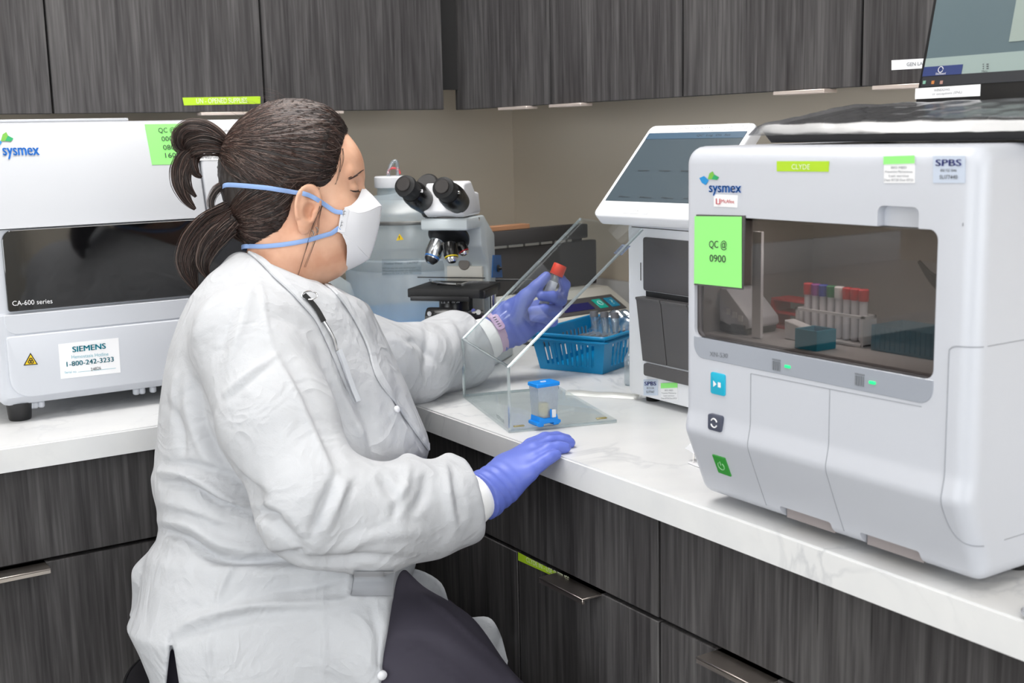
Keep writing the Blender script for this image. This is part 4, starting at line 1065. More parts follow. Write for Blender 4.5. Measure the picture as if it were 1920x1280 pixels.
for a, b in ((.0, .032), (.036, .070), (.075, .108), (.113, .140), (.146, .173), (.178, .188)): mb.box((a * 1.25, ly + .006, .2045), (b * 1.25, ly + .012, .2125), T=FDV)
obj('vent_slat', mb, IVORY, dv)
obj('lid_core', MB().box((-.018, ly + .012, .204), (DWd - .032, ly + .018, .213), T=FDV), BLACK, dv)
cbx = thing('cardboard_box', 'small flat brown cardboard box lying on the dark lidded device', 'box', FDV((.06, ly + .008, .2455)))
obj('carton', MB().box((-.02, ly - .004, .2455), (.10, ly + .026, .256), .001, 1, T=FDV), mat('brown_cardboard', (178, 130, 96), .8), cbx)

# ------------------------------------------------------------------ blue basket with tubes
bk = thing('plastic_basket', 'bright blue slotted plastic basket standing on the worktop, right of the raised hand', 'basket', (-.42, -.89, ZC))
BO = np.array((-.507, -.859, ZC + .0003)); be = nz((.057, -.128, 0)); bd_ = nz((.128, .057, 0))
FB = frame(BO, be, bd_, (0, 0, 1))
BLUEP = mat('bright_blue_plastic', (0, 136, 190), .35)
BW, BDp, BH = .140, .225, .072
def bwall(P0, P1, Q0, Q1, ns, th=.002, margin=.12):
    """tapered wall between bottom edge P0-P1 and top edge Q0-Q1, with ns tall slots"""
    P0, P1, Q0, Q1 = map(np.array, (P0, P1, Q0, Q1)); m_ = MB()
    pt = lambda u, v: (P0 + (P1 - P0) * u) * (1 - v) + (Q0 + (Q1 - Q0) * u) * v
    n_ = nz(np.cross(P1 - P0, Q0 - P0)) * th
    def cell(u0, u1, v0, v1):
        a = [pt(u0, v0), pt(u1, v0), pt(u1, v1), pt(u0, v1)]; vs = a + [p - n_ for p in a]
        m_.add(vs, [(0, 1, 2, 3), (7, 6, 5, 4), (0, 4, 5, 1), (1, 5, 6, 2), (2, 6, 7, 3), (3, 7, 4, 0)])
    cell(0, 1, 0, .16); cell(0, 1, .78, 1)
    us = [0]; w_ = (1 - 2 * margin) / ns
    prev = 0.0
    for k in range(ns):
        c_ = margin + w_ * (k + .5); h_ = w_ * .25
        cell(prev, c_ - h_, .16, .78); prev = c_ + h_
    cell(prev, 1, .16, .78)
    return m_
tp = .013
bb = [(0, 0, 0), (BW, 0, 0), (BW, BDp, 0), (0, BDp, 0)]; tt = [(-tp, -tp, BH), (BW + tp, -tp, BH), (BW + tp, BDp + tp, BH), (-tp, BDp + tp, BH)]
bb = [FB(p) for p in bb]; tt = [FB(p) for p in tt]
mb = MB()
for i, ns in ((0, 10), (1, 12), (2, 10), (3, 12)):
    w_ = bwall(bb[i], bb[(i + 1) % 4], tt[i], tt[(i + 1) % 4], ns); mb.add(w_.v, w_.f)
mb.box((0, 0, 0), (BW, BDp, .002), T=FB)
obj('shell', mb, BLUEP, bk, recalc=False)
rim = [FB((x, y, BH)) for x, y in rrect(-tp - .003, BW + tp + .003, -tp - .003, BDp + tp + .003, .012, 5)]
mb = MB().tube(rim, .0034, 8, True).tube([p - np.array((0, 0, .009)) for p in rim], .0022, 8, True)
obj('rim', mb, BLUEP, bk)
CLR = clear_mat('clear_pipette_plastic', (232, 238, 240), .12, .22, (225, 232, 236))
GREYT = mat('grey_stopper', (110, 110, 114), .5)
for k in range(7):
    q0 = FB((.032 + .013 * k, .030 + .003 * (k % 2), .050)); q1 = FB((.052 + .013 * k, .125, .056))
    t = thing('sediment_tube', 'clear thin tube with grey stripe lying in the blue basket', 'tube', q0, 'thin tubes lying in the blue basket')
    obj('barrel', cyl(MB(), q0, q1, [(.0018, 0), (.0042, .03), (.0042, 1)], 10), CLR, t)
    obj('stripe', cyl(MB(), q0 + (0, 0, .0035), q1 + (0, 0, .0035), [(.0016, 0.02), (.0016, .7)], 6), GREYT, t)
for k in range(3):
    q0 = FB((.045 + .024 * k, .15, .010)); q1 = FB((.030 + .024 * k, .165, .094))
    t = thing('pipette_bulb_tube', 'grey capped clear tube standing upright in the blue basket', 'tube', q0, 'upright tubes in the blue basket')
    obj('barrel', cyl(MB(), q0, q1, [(.003, 0), (.007, .5), (.0085, .86)], 14), CLR, t)
    obj('cap', cyl(MB(), q0 + (q1 - q0) * .86, q1, [(.0088, 0), (.0088, .9), (.007, 1)], 14), GREYT, t)
bg = thing('clear_bag', 'crumpled clear plastic bag in the far end of the blue basket', 'bag', FB((.08, .20, .04)))
nu, nv = 22, 16; G = []
for i in range(nu):
    row = []
    for j in range(nv):
        u, v = i / (nu - 1), j / (nv - 1)
        hgt = .052 + .042 * math.sin(math.pi * u) ** .6 * math.sin(math.pi * v) ** .6 + .006 * math.sin(13 * u + 5 * v) * math.cos(17 * v)
        row.append(FB((.012 + .122 * u, .168 + .05 * v, hgt)))
    G.append(row)
obj('film', MB().grid(G), clear_mat('crinkled_bag_film', (225, 230, 234), .30, .12, (225, 230, 236), .15), bg, ang=180)
sp = thing('dropper_bottle', 'small clear dropper bottle beside the blue basket, next to the white analyzer', 'bottle', (cp(1180, 620, 2.22)[0], cp(1180, 620, 2.22)[1], ZC))
o_ = np.array(sp['_base'])
obj('vessel', MB().lathe([(.008, .0003), (.010, .003), (.010, .05), (.0035, .062)], 20, o_), CLR, sp)
obj('nozzle', MB().lathe([(.0038, .060), (.0028, .07), (.0018, .088)], 14, o_), CLR, sp)

# ------------------------------------------------------------------ acrylic splash shield
SA = np.array((-.844, -1.265, ZC)); SB = np.array((-.765, -.994, ZC)); sab = nz(SB - SA); sn = nz(np.cross(sab, (0, 0, 1))); sn = sn if sn[0] > 0 else -sn
SLn = np.linalg.norm(SB - SA)
FSH = frame(SA + np.array((0, 0, .0006)), sab, sn, (0, 0, 1))
sh = thing('splash_shield', 'clear acrylic splash shield with sloping screen, on the worktop before the raised hand', 'shield', (SA + SB) / 2 + sn * .08)
ACR = clear_mat('clear_acrylic_sheet', (247, 249, 249), gloss=.04, body=.012, body_rgb=(230, 236, 238))
EDGE = clear_mat('polished_acrylic_edge', (225, 235, 235), gloss=.26, body=.32, body_rgb=(225, 234, 236), rough=.08)
TH = .005; FZ = .1045
top = (on_pl(1203, 428, SA, sab) - SA); TPx, TPz = top @ sn, top[2]
prof = [(0, .0), (.180, .0), (.180, TH), (TH, TH), (TH, FZ - .003), (TPx + .0035, TPz - .003), (TPx, TPz + .0006), (0, FZ)]
a0 = MB()
def shslab(P, nm):
    m_ = MB().prism(P, 0, SLn, T=lambda p: FSH((p[1], p[0], p[2])))
    return obj(nm, m_, ACR, sh, smooth=False)
shslab([(0, 0), (.180, 0), (.180, TH), (0, TH)], 'base_plate')
shslab([(0, TH), (TH, TH), (TH, FZ), (0, FZ)], 'front_plate')
sd_ = nz(np.array((TPx, TPz - FZ))); nd = np.array((sd_[1], -sd_[0])) * TH
shslab([(0, FZ), (TPx, TPz), (TPx + nd[0], TPz + nd[1]), (nd[0], FZ + nd[1])], 'sloping_screen')
mb = MB()
for y_ in (0, SLn):
    s_ = 0.0009
    for P in ([(0, 0), (0, FZ)], [(0, FZ), (TPx, TPz)], [(0, 0), (.18, 0)]):
        (x0, z0), (x1, z1) = P; 
        dirv = nz(np.array((x1 - x0, z1 - z0))); off = np.array((dirv[1], -dirv[0])) * (TH / 2 if P[1] != (.18, 0) else -TH / 2)
        A_ = FSH((y_, x0 + off[0], z0 + off[1])); B_ = FSH((y_, x1 + off[0], z1 + off[1]))
        mb.tube([A_, B_], TH / 2 * .98, 4, flat=(sab, .22))
mb.tube([FSH((0, TH / 2, FZ)), FSH((SLn, TH / 2, FZ))], .0022, 8)
obj('polished_edge', mb, EDGE, sh, smooth=False)
plsf = lambda x, y: on_pl(x, y, SA - sn * .0008, sn)
obj('engraved_lettering', text_px('NORTHLAB', plsf, (931, 782), (945, 794), 7, 0), mat('grey_engraving', (120, 128, 132), .6), sh)
YT = clear_mat('yellowed_bumper', (225, 215, 160), .1, .5, (215, 200, 140))
for x_, y_ in ((.010, .012), (.010, .150)): obj('bumper', MB().box((x_, y_, TH + .0002), (x_ + .006, y_ + .018, TH + .0022), .0008, 1, T=FSH), YT, sh)
stk = mat('pale_blue_film_tab', (196, 206, 226), .4)
obj('film_tab', MB().prism([(.0, 0), (.02, 0), (.02, .001), (0, .001)], 0.006, .04, T=lambda p: FSH((p[1], TPx - .035 + sd_[0] * p[0] + nd[0] * 1.05, TPz - .038 + sd_[1] * p[0] + nd[1] * 1.05 + p[2]))), clear_mat('pale_blue_tab_film', (190, 200, 225), .2, .45, (190, 200, 225)), sh)

# ------------------------------------------------------------------ specimen box under the shield
cvp = on(1021, 795, 2, ZC + TH + .0012)
cv = thing('specimen_box', 'small clear box with blue lid and blue foot, standing on the acrylic base', 'box', cvp)
pxm = 1.885 / FPX
av = nz(np.array((.93, .36, 0))); bv = nz(np.array((-.36, .93, 0)))
cr = CR[:, 0].copy(); cr[2] = 0; cr = nz(cr); cf = nz(np.cross((0, 0, 1), cr)); 
th_ = math.radians(30); e1 = cr * math.cos(th_) - cf * math.sin(th_) * -1; e1 = nz(e1); e2 = nz(np.cross((0, 0, 1), e1))
FC = frame(cvp, e1, e2, (0, 0, 1))
hw, hd_ = .0175, .0125
def frus(z0, z1, s0, s1, bev=.0):
    v = [(-hw * s0, -hd_ * s0, z0), (hw * s0, -hd_ * s0, z0), (hw * s0, hd_ * s0, z0), (-hw * s0, hd_ * s0, z0), (-hw * s1, -hd_ * s1, z1), (hw * s1, -hd_ * s1, z1), (hw * s1, hd_ * s1, z1), (-hw * s1, hd_ * s1, z1)]
    return MB().add([FC(p) for p in v], [(0, 1, 2, 3), (4, 5, 6, 7), (0, 1, 5, 4), (1, 2, 6, 5), (2, 3, 7, 6), (3, 0, 4, 7)])
BBLUE = mat('bright_cyan_blue_plastic', (0, 140, 235), .4)
FROST = clear_mat('frosted_clear_plastic', (236, 240, 244), .06, .38, (226, 232, 240), .2)
obj('walls', frus(.013, .063, .93, 1.08), FROST, cv)
obj('lid', MB().prism(rrect(-hw * 1.22, hw * 1.22, -hd_ * 1.22, hd_ * 1.22, .003), .0625, .0685, .001, 1, T=lambda p: FC((p[0], p[2], p[1]))), BBLUE, cv)
mb = MB().prism([(-hw, .0), (-hw * .55, 0), (-hw * .5, .004), (hw * .5, .004), (hw * .55, 0), (hw, 0), (hw * 1.28, .0035), (hw * 1.26, .007), (hw * 1.0, .009), (hw * .9, .017), (hw * .5, .0125), (-hw * .4, .0125), (-hw * .95, .016), (-hw, .008), (-hw * 1.25, .007), (-hw * 1.25, .003)], -hd_ * 1.1, hd_ * 1.1, .001, 1, T=FC)
obj('foot', mb, BBLUE, cv)
obj('contents', MB().box((-.009, -.007, .0131), (.004, .006, .036), .002, T=FC), mat('pale_yellow_gel', (222, 210, 150), .5), cv)
obj('latch', MB().box((.004, -hd_ * 1.16 - .003, .0131), (.0115, -hd_ * 1.16, .026), .001, 1, T=FC), WP, cv)
obj('latch_post', MB().box((.0015, -hd_ * 1.16 - .0025, .0125), (.0036, -hd_ * 1.14, .027), .0006, 1, T=FC), BBLUE, cv)
obj('lid_mark', MB().tube([FC((-.001 + .005 * math.cos(k), .003 * math.sin(k), .0687)) for k in np.linspace(0, 5.5, 10)], .0006, 5), WP, cv)

# ------------------------------------------------------------------ flat bag, clip and loop on the right-hand worktop
A_, B_ = on(1062, 740, 2, ZC), on(1198, 748, 2, ZC)
fb = thing('wrapped_pipettes', 'flat clear wrapper of long white sticks lying on the worktop before the white analyzer', 'wrapper', (A_ + B_) / 2)
u_ = nz(B_ - A_); v_ = nz(np.cross((0, 0, 1), u_)); Lw = np.linalg.norm(B_ - A_); nu, nv = 26, 9
G = [[A_ + u_ * (Lw * i / (nu - 1)) + v_ * (.028 * (j / (nv - 1)) - .006) + np.array((0, 0, .0008 + .0072 * math.sin(math.pi * j / (nv - 1)) ** .7 * (.92 + .08 * math.sin(i * .5)))) for j in range(nv)] for i in range(nu)]
obj('wrapper', MB().grid(G), clear_mat('milky_wrapper_film', (236, 236, 234), .10, .62, (240, 240, 236), .3), fb, ang=180)
mb = MB()
obj('stick', MB().tube([A_ + v_ * .006 + (0, 0, .0035), B_ - u_ * .02 + v_ * .006 + (0, 0, .0035)], .003, 8), WP, fb)
obj('stick', MB().tube([A_ + v_ * .013 + (0, 0, .0035), B_ - u_ * .03 + v_ * .013 + (0, 0, .0035)], .003, 8), WP, fb)
tc0 = on(1296, 890, 2, ZC)
td = thing('white_clip', 'small white plastic dispenser with dark print, half hidden by the big analyzer edge', 'dispenser', tc0)
tu = nz(on(1330, 875, 2, ZC) - on(1270, 852, 2, ZC)); tv = nz(np.cross((0, 0, 1), tu)); FT = frame(on(1281, 862, 2, ZC) + np.array((0, 0, .0003)), tu, tv, (0, 0, 1))
obj('case', MB().prism([(0, .016), (.05, .009), (.05, .020), (.012, .026)], .002, .022, .0012, 1, T=FT), WP, td)
obj('print', MB().tube([FT((.012, .0, .0) ) + np.array((0, 0, .0262)) + tv * .006, FT((.022, .0, .0)) + np.array((0, 0, .0254)) + tv * .009, FT((.034, 0, 0)) + np.array((0, 0, .024)) + tv * .007], .0013, 6), INK, td)
obj('base_plate', MB().box((.018, -.006, 0), (.055, .012, .002), .0008, 1, T=FT), WP, td)
obj('wire', MB().tube([FT((.024, .0, .002)), FT((.022, .003, .018))], .0006, 6).tube([FT((.036, .0, .002)), FT((.036, .003, .016))], .0006, 6), STEEL, td)
lq = on(1912, 1150, 2, ZC)
lp = thing('glass_lens', 'small clear round lens at the very right edge, lying on the worktop corner', 'lens', lq + np.array((.012, -.03, 0)))
o_ = np.array(lp['_base'])
obj('glass', MB().lathe([(.001, .0005), (.026, .0005), (.029, .004), (.026, .012), (.012, .016), (.001, .0165)], 36, o_), clear_mat('thick_clear_glass', (205, 212, 212), .35, .12, (200, 206, 208)), lp)
obj('rim', MB().tube([o_ + np.array((.0292 * math.cos(k), .0292 * math.sin(k), .005)) for k in np.linspace(0, 2 * math.pi, 41)[:-1]], .0018, 8, True), CHROME, lp)
# ------------------------------------------------------------------ implicit modelling: distance functions and a surface-nets mesher
from mathutils.bvhtree import BVHTree
def CC(px, py, d): return np.array(((px - 960) * d / FPX, -(py - 640) * d / FPX, d))     # axes: right, up, away
def c2w(P):
    P = np.atleast_2d(P); return CAM_LOC + np.stack([P[:, 0], P[:, 1], -P[:, 2]], 1) @ CR.T
def w2c(P):
    Q = (np.atleast_2d(P) - CAM_LOC) @ CR; return np.stack([Q[:, 0], Q[:, 1], -Q[:, 2]], 1)
def c2px(P): return np.stack([960 + FPX * P[:, 0] / P[:, 2], 640 - FPX * P[:, 1] / P[:, 2]], 1)
def smin(a, b, k):
    h = np.clip(0.5 + 0.5 * (b - a) / k, 0, 1); return b + (a - b) * h - k * h * (1 - h)
def smax(a, b, k): return -smin(-a, -b, k)
def cone(P, a, b, r1, r2):
    a = np.asarray(a, float); ba = np.asarray(b, float) - a; pa = P - a
    h = np.clip(pa @ ba / (ba @ ba), 0, 1)
    return np.linalg.norm(pa - h[:, None] * ba, axis=1) - (r1 + (r2 - r1) * h)
def ell(P, c, r, M=None):
    q = P - np.asarray(c, float)
    if M is not None: q = q @ M
    r = np.asarray(r, float); k0 = np.linalg.norm(q / r, axis=1); k1 = np.linalg.norm(q / r ** 2, axis=1)
    return k0 * (k0 - 1) / np.maximum(k1, 1e-9)
def chain(P, pts, rad, k=0.006):
    d = None
    for i in range(len(pts) - 1):
        e = cone(P, pts[i], pts[i + 1], rad[i], rad[i + 1]); d = e if d is None else smin(d, e, k)
    return d
def poly_sd(x, y, V):
    """signed distance to a 2-D polygon, negative inside"""
    V = np.asarray(V, float); d = np.full(x.shape, 1e9); s = np.ones(x.shape)
    n = len(V)
    for i in range(n):
        a, b = V[i], V[i - 1]; e = b - a; wx, wy = x - a[0], y - a[1]
        t = np.clip((wx * e[0] + wy * e[1]) / (e @ e), 0, 1)
        d = np.minimum(d, (wx - e[0] * t) ** 2 + (wy - e[1] * t) ** 2)
        c1 = y >= a[1]; c2 = y < b[1]; c3 = e[0] * wy > e[1] * wx
        s = np.where((c1 & c2 & c3) | (~c1 & ~c2 & ~c3), -s, s)
    return s * np.sqrt(d)
def nets(fn, lo, hi, h):
    lo = np.asarray(lo, float); hi = np.asarray(hi, float)
    n = np.ceil((hi - lo) / h).astype(int) + 1
    ax = [lo[i] + h * np.arange(n[i]) for i in range(3)]
    F = np.empty(n)
    Y, Z = np.meshgrid(ax[1], ax[2], indexing='ij'); Y = Y.ravel(); Z = Z.ravel()
    st = max(1, int(400000 / len(Y)))
    for i in range(0, n[0], st):
        xs = ax[0][i:i + st]
        P = np.stack([np.repeat(xs, len(Y)), np.tile(Y, len(xs)), np.tile(Z, len(xs))], 1)
        F[i:i + st] = fn(P).reshape(len(xs), n[1], n[2])
    S = F < 0
    cnt = np.zeros(n - 1, int)
    for c in np.ndindex(2, 2, 2): cnt += S[c[0]:n[0] - 1 + c[0], c[1]:n[1] - 1 + c[1], c[2]:n[2] - 1 + c[2]]
    act = (cnt > 0) & (cnt < 8)
    idx = np.full(n - 1, -1); I = np.argwhere(act); idx[act] = np.arange(len(I))
    acc = np.zeros((len(I), 3)); num = np.zeros(len(I))
    for a in range(3):
        for o in np.ndindex(2, 2):
            c0 = np.insert(np.array(o), a, 0); c1 = c0.copy(); c1[a] = 1
            f0 = F[tuple((I + c0).T)]; f1 = F[tuple((I + c1).T)]
            m = (f0 < 0) != (f1 < 0); t = np.where(m, f0 / np.where(m, f0 - f1, 1), 0)
            p = np.tile(c0.astype(float), (len(I), 1)); p[:, a] = t
            acc[m] += p[m]; num += m
    V = lo + h * (I + acc / num[:, None])
    quads = []
    for a in range(3):
        b, c = (a + 1) % 3, (a + 2) % 3
        sl0 = [slice(None)] * 3; sl1 = [slice(None)] * 3
        sl0[a] = slice(0, n[a] - 1); sl1[a] = slice(1, n[a])
        m = S[tuple(sl0)] != S[tuple(sl1)]
        E = np.argwhere(m); ok = (E[:, b] > 0) & (E[:, c] > 0) & (E[:, b] < n[b] - 1) & (E[:, c] < n[c] - 1); E = E[ok]
        def cell(db, dc):
            q = E.copy(); q[:, b] -= db; q[:, c] -= dc; return idx[tuple(q.T)]
        q = np.stack([cell(1, 1), cell(0, 1), cell(0, 0), cell(1, 0)], 1)
        ins = S[tuple(E.T)]
        q[~ins] = q[~ins][:, ::-1]
        quads.append(q)
    return V, np.concatenate(quads)
def relax(V, Q, it=2, lam=0.5):
    e = np.concatenate([Q[:, [0, 1]], Q[:, [1, 2]], Q[:, [2, 3]], Q[:, [3, 0]]]); e = np.concatenate([e, e[:, ::-1]])
    for _ in range(it):
        s = np.zeros_like(V); np.add.at(s, e[:, 0], V[e[:, 1]]); k = np.bincount(e[:, 0], minlength=len(V))[:, None]
        V = V + lam * (s / np.maximum(k, 1) - V)
    return V
def vnormals(V, Q):
    nn = np.cross(V[Q[:, 2]] - V[Q[:, 0]], V[Q[:, 3]] - V[Q[:, 1]]); N = np.zeros_like(V)
    for k in range(4): np.add.at(N, Q[:, k], nn)
    return N / (np.linalg.norm(N, axis=1)[:, None] + 1e-12)
def net_mb(V, Q, space='cam'):
    m_ = MB(); W = c2w(V) if space == 'cam' else V
    m_.v = [tuple(p) for p in W.tolist()]; m_.f = [tuple(q) for q in (Q[:, ::-1] if space == 'cam' else Q).tolist()]; return m_
def polydist(XY, pts):
    pts = np.asarray(pts, float); d = np.full(len(XY), 1e9); tt = np.zeros(len(XY)); m = len(pts) - 1
    for i in range(m):
        a, e = pts[i], pts[i + 1] - pts[i]; w = XY - a; t = np.clip(w @ e / (e @ e), 0, 1)
        q = np.linalg.norm(w - t[:, None] * e, axis=1); b = q < d; d[b] = q[b]; tt[b] = (i + t[b]) / m
    return d, tt
def bvh_of(V, Q):
    return BVHTree.FromPolygons([Vector(p) for p in c2w(V).tolist()], [tuple(q) for q in Q[:, ::-1].tolist()])
def hit(bvhs, px, py):
    r = Vector(nz(ray(px, py))); best = None
    for b in (bvhs if isinstance(bvhs, list) else [bvhs]):
        p, n, i, d = b.ray_cast(Vector(CAM_LOC), r)
        if p is not None and (best is None or d < best[2]): best = (np.array(p), np.array(n), d)
    return best
def ribbon(pts, nrm, w, th, wprof=None):
    """flat band through points, lying on nrm"""
    P = np.asarray(pts, float); N = np.asarray(nrm, float); T = np.gradient(P, axis=0); T /= np.linalg.norm(T, axis=1)[:, None] + 1e-12
    B = np.cross(N, T); B /= np.linalg.norm(B, axis=1)[:, None] + 1e-12
    G = []
    for i in range(len(P)):
        ww = w if wprof is None else w * wprof[i]
        G.append([P[i] - B[i] * ww, P[i] - B[i] * ww * .8 + N[i] * th, P[i] + B[i] * ww * .8 + N[i] * th, P[i] + B[i] * ww, P[i] + B[i] * ww * .8 - N[i] * th, P[i] - B[i] * ww * .8 - N[i] * th])
    return G
def ribbon_mb(pts, nrm, w, th, wprof=None, mb=None):
    m_ = mb or MB(); G = ribbon(pts, nrm, w, th, wprof); m_.grid(G, True)
    k = len(m_.v) - 6 * len(G); m_.f.append(tuple(k + j for j in range(6))); m_.f.append(tuple(k + 6 * (len(G) - 1) + j for j in range(6))[::-1]); return m_
# ------------------------------------------------------------------ the person
SKIN = mat('warm_light_skin', (222, 172, 143), 0.5, spec=0.35); bsdf(SKIN).inputs['Subsurface Weight'].default_value = 0.12
bsdf(SKIN).inputs['Subsurface Radius'].default_value = (0.012, 0.005, 0.003); bsdf(SKIN).inputs['Subsurface Scale'].default_value = 0.6
def skin_detail():
    nt = SKIN.node_tree; N = nt.nodes; L = nt.links
    tc = N.new('ShaderNodeTexCoord'); n = N.new('ShaderNodeTexNoise'); n.inputs['Scale'].default_value = 22; n.inputs['Detail'].default_value = 4
    L.new(tc.outputs['Object'], n.inputs['Vector'])
    cr = N.new('ShaderNodeValToRGB'); cr.color_ramp.elements[0].color = srgb(212, 158, 129); cr.color_ramp.elements[1].color = srgb(231, 184, 156)
    cr.color_ramp.elements[0].position = .35; cr.color_ramp.elements[1].position = .65
    L.new(n.outputs['Fac'], cr.inputs['Fac']); L.new(cr.outputs['Color'], bsdf(SKIN).inputs['Base Color'])
    n2 = N.new('ShaderNodeTexNoise'); n2.inputs['Scale'].default_value = 700; L.new(tc.outputs['Object'], n2.inputs['Vector'])
    b = N.new('ShaderNodeBump'); b.inputs['Strength'].default_value = .06; b.inputs['Distance'].default_value = .001; L.new(n2.outputs['Fac'], b.inputs['Height']); L.new(b.outputs['Normal'], bsdf(SKIN).inputs['Normal'])
skin_detail()
GOWN = mat('white_nonwoven_fabric', (206, 208, 212), 0.85, spec=0.2)
def gown_detail():
    nt = GOWN.node_tree; N = nt.nodes; L = nt.links
    tc = N.new('ShaderNodeTexCoord'); hs = []
    for sc, st in ((9, 1.0), (28, .35), (900, .05)):
        n = N.new('ShaderNodeTexNoise'); n.inputs['Scale'].default_value = sc; n.inputs['Detail'].default_value = 5; n.inputs['Distortion'].default_value = .8
        L.new(tc.outputs['Object'], n.inputs['Vector']); q = N.new('ShaderNodeMath'); q.operation = 'MULTIPLY'; q.inputs[1].default_value = st; L.new(n.outputs['Fac'], q.inputs[0]); hs.append(q.outputs[0])
    a = N.new('ShaderNodeMath'); a.operation = 'ADD'; L.new(hs[0], a.inputs[0]); L.new(hs[1], a.inputs[1])
    rn = N.new('ShaderNodeTexNoise'); rn.inputs['Scale'].default_value = 11; rn.inputs['Detail'].default_value = 2; rn.inputs['Distortion'].default_value = 1.4; L.new(tc.outputs['Object'], rn.inputs['Vector'])
    r1 = N.new('ShaderNodeMath'); r1.operation = 'SUBTRACT'; r1.inputs[1].default_value = .5; L.new(rn.outputs['Fac'], r1.inputs[0])
    r2 = N.new('ShaderNodeMath'); r2.operation = 'ABSOLUTE'; L.new(r1.outputs[0], r2.inputs[0])
    r3 = N.new('ShaderNodeMath'); r3.operation = 'MULTIPLY_ADD'; r3.inputs[1].default_value = -1.3; L.new(r2.outputs[0], r3.inputs[0]); L.new(hs[2], r3.inputs[2])
    a2 = N.new('ShaderNodeMath'); a2.operation = 'ADD'; L.new(a.outputs[0], a2.inputs[0]); L.new(r3.outputs[0], a2.inputs[1])
    b = N.new('ShaderNodeBump'); b.inputs['Strength'].default_value = .45; b.inputs['Distance'].default_value = .018; L.new(a2.outputs[0], b.inputs['Height']); L.new(b.outputs['Normal'], bsdf(GOWN).inputs['Normal'])
    tr = N.new('ShaderNodeBsdfTranslucent'); tr.inputs[0].default_value = srgb(232, 233, 238); mx = N.new('ShaderNodeMixShader'); mx.inputs[0].default_value = .12
    out = N['Material Output']; L.new(bsdf(GOWN).outputs[0], mx.inputs[1]); L.new(tr.outputs[0], mx.inputs[2]); L.new(mx.outputs[0], out.inputs['Surface'])
gown_detail()
GLOVE = mat('periwinkle_nitrile', (102, 118, 204), 0.42, spec=0.4)
TROUSER = mat('charcoal_plum_trouser_cloth', (60, 57, 68), 0.75, spec=0.25)
HAIR_D = mat('near_black_brown_hair', (34, 26, 24), 0.55); HAIR_M = mat('dark_brown_hair', (50, 37, 33), 0.32); HAIR_L = mat('grey_brown_hair', (120, 102, 94), 0.38); HAIR_R = mat('warm_brown_hair', (74, 51, 44), 0.32)
MASKM = mat('white_mask_fabric', (238, 238, 242), 0.75, spec=0.2)
STRAP = mat('pale_blue_elastic', (142, 172, 222), 0.7)
SHIRT = mat('dark_navy_shirt', (36, 36, 46), 0.8)

HD = 1.87
PB = cp(480, 1235, 1.86)
person = thing('person', 'person in white gown, mask and blue gloves on a stool, holding up a vial', 'person', (PB[0], PB[1], 0))

# ---- head and neck (local axes: a forward, b up, c towards the near side)
HY = math.radians(9); HO = CC(560, 390, HD); S_ = HD / FPX
HF = np.array((math.cos(HY), 0, math.sin(HY))); HU = np.array((0, 1., 0)); HS = np.array((math.sin(HY), 0, -math.cos(HY)))
HM = np.stack([HF, HU, HS], 1)
def l2c(Q): return HO + np.atleast_2d(Q) @ HM.T
def c2l(P): return (P - HO) @ HM
def ab(px, py): return (px - 560) * S_, -(py - 390) * S_
def hl(px, py, c): a, b = ab(px, py); return np.array((a, b, c))
NECKB = [c2l(CC(505, 600, 1.87)), c2l(CC(545, 470, 1.87)[None])[0]]
def ear_sd(Q):
    q = Q - np.array((.014, -.006, .0775))
    t = math.radians(-12); ca_, sa_ = math.cos(t), math.sin(t)
    x = q[:, 0] * ca_ + q[:, 1] * sa_; y = -q[:, 0] * sa_ + q[:, 1] * ca_; z = q[:, 2] - x * -.45
    R = np.stack([x, y, z], 1)
    wdt = .0185 + .004 * np.clip(y / .03, -1, 1)
    rr_ = np.sqrt((x / wdt) ** 2 + (y / .033) ** 2)
    d = ell(R, (0, .001, 0), (.0185, .0335, .0075))
    d = smin(d, ell(R, (.002, -.030, 0), (.0095, .012, .006)), .006)
    # rim and hollow
    rim = np.sqrt((np.minimum(np.abs(rr_ - .86), 3) * wdt) ** 2 + (z - .0045) ** 2) - .0032
    rim = np.where(y > -.022, rim, 1)
    d = smin(d, rim, .003)
    d = smax(d, -ell(R, (.004, -.006, .011), (.0095, .0145, .0135)), .003)
    d = smax(d, -ell(R, (.001, .016, .0105), (.0095, .009, .009)), .003)
    d = smin(d, ell(R, (.0125, -.008, .003), (.005, .008, .005)), .003)
    return d
